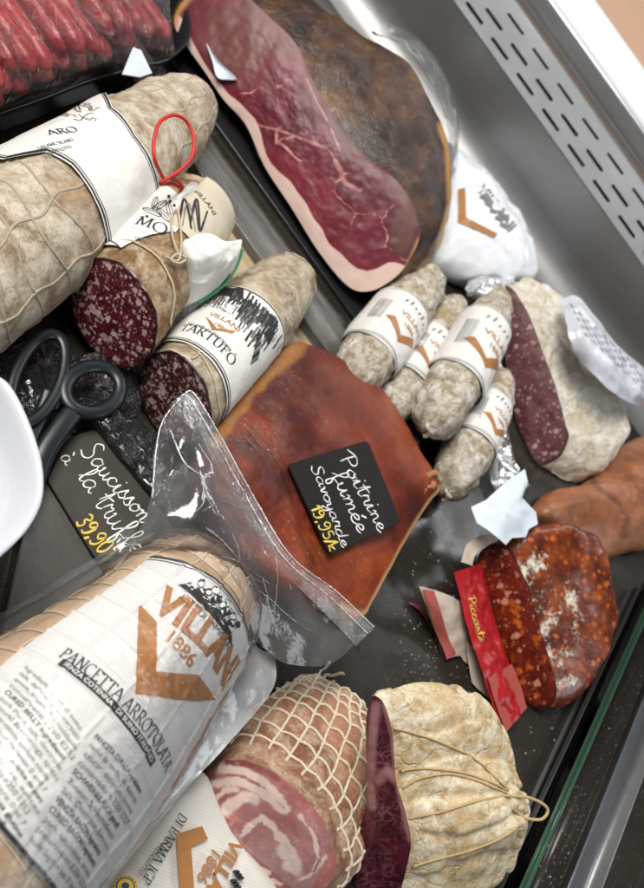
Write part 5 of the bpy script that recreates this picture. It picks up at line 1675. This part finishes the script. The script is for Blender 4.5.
for L_ in ([(152, 498, .096), (156, 450, .1), (163, 420, .103), (182, 396, .1)], [(200, 470, .106), (204, 500, .104), (190, 514, .104), (168, 512, .1)], [(170, 430, .1), (184, 462, .1), (203, 478, .106), (202, 500, .104)]):
    rope(g, catmull([W(*p) for p in L_], 50), .0006, 6)
mk('film_fold', g, film('film_crease', .7, (.95, .96, .97), .08, 60, .3), tl_)

# ================================================================== flat package with IGP label
O = [(70, 930), (128, 842), (160, 800), (186, 776), (206, 776), (230, 830), (280, 905), (200, 950), (120, 950)]
g = pillow(O, lambda x, y: .016, .006, .003, amp=.0006, seed=8, n2=4)
ip = thing('flat_package', 'flat package with ribbed white label, brown chevron and yellow round seal', 'packed meat', W(170, 870, 0).to_tuple())
bb = g.bvh
mk('label_sheet', g, RIBPAPER2, ip)
zp = bvhit(bb, 190, 850).z
PL = Plane(V((0, 0, zp + .0024)), Z)
g = Geo()
put_line(g, 1, PL, serif('DI PARMA IGP', .15), (180, 812), (141, 880), 0, None, 1.1)
put_line(g, 2, PL, serif('PROSCIUTTO', .2, .12), (160, 842), (138, 872), 0, None)
put_poly(g, 0, PL, [(176, 834), (202, 826), (208, 839), (191, 847), (195, 900), (180, 900)], .0001, 1)
put_line(g, 0, PL, sans('1886', .015), (214, 846), (196, 878), .0001)
put_line(g, 0, PL, sans('VILLANI', .04), (232, 838), (196, 908), .0001)
for k in range(10):
    put_poly(g, 1, PL, [(236 + 4 * math.cos(t) - .9 * k + (k % 3) * 3, 872 + k * 3 + 2.4 * math.sin(t)) for t in [q * .8 for q in range(8)]], .0002, 1)
def disc(cx, cy, r, mi, off):
    put_poly(g, mi, PL, [(cx + r * math.cos(t), cy + r * .92 * math.sin(t)) for t in [q * .1745 for q in range(36)]], off, 1)
disc(125, 886, 12, 3, .0001); disc(125, 886, 9.5, 4, .0002); disc(125, 886, 8, 3, .0003); disc(125, 886, 4, 4, .0004)
for k in range(16): disc(125 + 10.8 * math.cos(k * .393), 886 + 10 * math.sin(k * .393), .8, 4, .0003)
mk('print', g, [BRONZE, INK, INKG, plain('yellow_ink', (.75, .5, .03), .5), plain('blue_ink', (.02, .04, .14), .5)], ip)

# ================================================================== white dish at left
def dish():
    P = [(-140, 330), (-60, 345), (-8, 372), (10, 384), (26, 412), (40, 450), (45, 480), (42, 506), (28, 532), (8, 552), (-20, 572), (-80, 590), (-150, 590), (-200, 520), (-200, 400)]
    r2 = [V((p.x, p.y)) for p in catmull([(x, y, 0) for x, y in P], 150, True)]
    zt = .125
    R_ = [W(p.x, p.y, zt) for p in r2]
    c = sum(R_, V()) / len(R_)
    prof = [(.0, -.022), (.5, -.022), (.74, -.020), (.84, -.010), (.90, -.002), (.94, .001), (.97, .0012), (.99, 0), (1.0, -.004), (.985, -.012), (.94, -.028), (.85, -.038), (.7, -.042), (0, -.042)]
    g = Geo(); vs = []
    pr = [V((a, b, 0)) for a, b in prof]
    pr = catmull(pr, 46)
    for q in pr:
        for p in R_:
            s_ = c.lerp(p, max(q.x, .001)); vs.append(V((s_.x, s_.y, zt + q.y)))
    g.add(vs, gridf(len(R_), len(pr), True))
    return g
ds = tag(mk('serving_dish', dish(), CERAMIC, recalc=True), 'glossy white dish with rounded corner jutting in at the left edge', 'dish')

# ================================================================== black scissors
sc_ = thing('scissors', 'black-handled scissors lying on wrapped black trays beside the white dish', 'scissors', W(70, 400, .03).to_tuple())
g = Geo()
def loop(cx, cy, rx, ry, ang, z, rad):
    pts = []
    for k in range(60):
        t = 2 * math.pi * k / 60
        x_ = cx + rx * math.cos(t) * math.cos(ang) - ry * math.sin(t) * math.sin(ang); y_ = cy + rx * math.cos(t) * math.sin(ang) + ry * math.sin(t) * math.cos(ang)
        pts.append(W(x_, y_, z))
    rope(g, pts, rad, 12, closed=True, flat=.55)
loop(38, 378, 47, 23, -1.18, .034, .0040)
mk('handle_loop', g, TEALPL, sc_)
g = Geo(); loop(93, 389, 28, 23, -.2, .034, .0050); mk('handle_loop', g, TEALPL, sc_)
g = Geo()
rope(g, catmull([W(*p) for p in ((78, 406, .033), (62, 426, .033), (46, 450, .032), (34, 480, .03), (20, 510, .03))], 40), .0068, 12, flat=.4)
mk('shank', g, TEALPL, sc_)
g = Geo()
rope(g, catmull([W(*p) for p in ((50, 390, .032), (44, 408, .031), (34, 430, .030), (22, 460, .03), (10, 500, .029))], 40), .0050, 12, flat=.4)
mk('shank', g, TEALPL, sc_)

# ================================================================== black wrapped trays under the scissors
def tray(name, px, zt, label, mat, bev=.004):
    g = pillow(px, lambda x, y: zt, .001, .001, nr=20, N=140, amp=.0012, nsc=60, seed=3, n2=6)
    return tag(mk(name, g, mat), label, 'tray')
M = Mat('film_wrapped_black')
h_ = M.noise(90, 5, .7, M.map((1, .35, 1), (0, 0, .8)), .6)
M.bsdf((.010, .010, .012), .12, M.bump(M.ramp(h_, [(.4, 0), (.5, 1), (.6, 0)]), .7, .0022), Specular_IOR_Level=.6, Coat_Weight=.4, Coat_Roughness=.05)
WRAPB = M.m
tray('black_tray', [(88, 414), (98, 404), (118, 410), (150, 430), (168, 470), (172, 510), (152, 490), (128, 460), (104, 428)], .030, 'film-wrapped black tray between the scissors and the truffle slate', WRAPB)
tray('black_tray', [(-20, 372), (0, 352), (36, 340), (66, 356), (64, 396), (40, 425), (0, 430)], .018, 'film-wrapped black tray showing through the longer scissor loop', WRAPB)
tray('black_tray', [(62, 372), (98, 352), (134, 372), (140, 410), (110, 420), (70, 412)], .016, 'film-wrapped black tray showing through the round scissor loop', WRAPB)

# ================================================================== tray of red sausages upper left
trt = thing('meat_tray', 'black tray of raw red sausages under shiny stretch film, top left', 'tray', W(60, 40, 0).to_tuple())
g = Geo()
zt = .036
tp = [(-80, 140), (0, 113), (48, 96), (90, 80), (140, 66), (172, 56), (190, 20), (150, -80), (0, -140), (-160, -60), (-160, 120)]
R_ = [W(p.x, p.y, zt) for p in catmull([(x, y, 0) for x, y in tp], 140, True)]
c = sum(R_, V()) / len(R_); vs = []
for s_, z_ in ((.0, .004), (.5, .004), (.93, .006), (.965, .02), (.985, .034), (1.0, .0365), (1.01, .035), (1.0, .030), (.97, .012), (.94, .002)):
    for p in R_:
        q = c.lerp(p, max(s_, .001)); vs.append(V((q.x, q.y, z_)))
g.add(vs, gridf(len(R_), 10, True))
mk('tray_body', g, BLACKPL, trt, recalc=True)
M = Mat('raw_sausage')
c_ = M.ramp(M.noise(130, 5, .6), [(.3, (.28, .014, .022)), (.6, (.50, .045, .055)), (.75, (.58, .17, .15))])
M.bsdf(c_, .33, M.bump(M.noise(60, 4), .2, .001), Specular_IOR_Level=.5, Subsurface_Weight=.06, Subsurface_Scale=.003)
SAUS = M.m
ends = []
for q in range(15):
    f = q / 14
    ends.append((-34 + 196 * f + (q % 3) * 3, 120 - 82 * f ** .9 - (q % 2) * 7, .031 + .004 * (q % 2)))
for q in range(12):
    f = q / 11
    ends.append((-30 + 176 * f, 92 - 66 * f + (q % 3) * 6 - 4, .047 + .004 * ((q * 2) % 3)))
rr = random.Random(6)
for i, (x_, y_, z_) in enumerate(ends):
    Bp = W(x_, y_, z_); Ap = Bp - X0 * .20 + V((0, rr.uniform(-.004, .006), 0))
    Tt = Tube(Ap, Bp, [(0, 0), (.05, .0065), (.5, .0088), (.93, .0080), (1, 0)], .0004, 40, 40 + i)
    t_ = tag(mk('red_sausage', Tt.body(32, 50), SAUS), 'raw red sausage lying in the film-covered black tray', 'sausage', 'red sausages in the tray')
g = sheet([[(-90, 138, .040), (0, 112, .039), (48, 95, .039), (90, 79, .039), (140, 65, .039), (176, 54, .039)],
           [(-90, 118, .055), (0, 96, .060), (40, 84, .061), (80, 70, .062), (130, 52, .058), (172, 36, .052)],
           [(-90, 70, .075), (0, 50, .080), (40, 40, .080), (80, 30, .078), (120, 18, .072), (170, 4, .062)],
           [(-90, 0, .078), (0, -20, .082), (40, -30, .082), (80, -40, .08), (120, -50, .075), (170, -60, .066)],
           [(-90, -80, .06), (0, -100, .06), (40, -110, .06), (80, -120, .06), (120, -130, .06), (170, -130, .06)]], 150, 110, .0022, 60, 33, .0016)
mk('stretch_film', g, FILMTRAY, trt)
g = Geo()
pp = [W(*p) for p in ((133, 47, .06), (141, 50, .058), (152, 73, .05), (140, 77, .05), (122, 74, .052))]
vs = pp + [p - Z * .0008 for p in pp]
g.add(vs, [list(range(5)), list(range(5, 10))[::-1]] + [[i, (i + 1) % 5, 5 + (i + 1) % 5, 5 + i] for i in range(5)])
tag(mk('paper_card', g, WPAPGLARE, smooth=False), 'small bright white card standing between the sausage tray and largest salami', 'card')

# crumbs
g = Geo(); rr = random.Random(12)
def crumb(p, r):
    vs = [p + V((r * math.cos(k * 1.257 + rr.random()), r * math.sin(k * 1.257 + rr.random()), 0)) * rr.uniform(.6, 1.2) for k in range(5)] + [p + Z * r * rr.uniform(.6, 1.2)]
    g.add(vs, [[k, (k + 1) % 5, 5] for k in range(5)])
for k in range(110):
    x_, y_ = rr.gauss(430, 30), rr.gauss(585, 50)
    crumb(W(x_, y_, .0006), rr.uniform(.0002, .0007) * (1.6 if rr.random() < .1 else 1))
for k in range(80):
    x_, y_ = rr.uniform(510, 620), rr.uniform(700, 888)
    crumb(W(x_, y_, .0018), rr.uniform(.0003, .0009))
for k in range(120):
    x_, y_ = rr.uniform(400, 520), rr.uniform(640, 700)
    crumb(W(x_, y_, .0006), rr.uniform(.0002, .0006))
tag(mk('crumbs', g, plain('pale_crumbs', (.5, .46, .4), .8)), kind='stuff')

# ================================================================== light
w = bpy.data.worlds.new('World'); S.world = w; w.use_nodes = True
nt = w.node_tree; bg = nt.nodes['Background']
tc = nt.nodes.new('ShaderNodeTexCoord'); nz = nt.nodes.new('ShaderNodeTexNoise'); nz.inputs['Scale'].default_value = 2.2; nz.inputs['Detail'].default_value = 2
rp = nt.nodes.new('ShaderNodeValToRGB'); e = rp.color_ramp.elements
e[0].position = .42; e[0].color = (.10, .10, .105, 1); e[1].position = .66; e[1].color = (.95, .97, 1.0, 1)
nt.links.new(tc.outputs['Generated'], nz.inputs['Vector']); nt.links.new(nz.outputs['Fac'], rp.inputs[0]); nt.links.new(rp.outputs[0], bg.inputs[0])
bg.inputs[1].default_value = .24
def lamp(name, loc, target, sx, sy, power, col=(1, 1, 1)):
    l = bpy.data.lights.new(name, 'AREA'); l.shape = 'RECTANGLE'; l.size = sx; l.size_y = sy; l.energy = power; l.color = col
    o = bpy.data.objects.new(name, l); COL.objects.link(o)
    o.location = loc
    o.rotation_euler = (V(target) - V(loc)).to_track_quat('-Z', 'Y').to_euler()
    o.visible_camera = False if False else True
lamp('ceiling_panel', (-.75, -.35, 1.5), (0, .05, 0), .9, .7, 38, (1, .965, .91))
lamp('highlight_strip', (-.1, .95, .92), (0, .1, 0), 1.4, .05, 5.5, (.95, .98, 1))  # unseen strip lamp, added near the mirror angle for wet highlights
lamp('side_window', (1.5, .2, 1.2), (0, 0, 0), .8, 1.0, 9, (.9, .95, 1))
S.view_settings.view_transform = 'Standard'
S.view_settings.look = 'None'
S.view_settings.exposure = 0.02
S.view_settings.gamma = 1
S.cycles.transparent_max_bounces = 16
S.cycles.max_bounces = 8
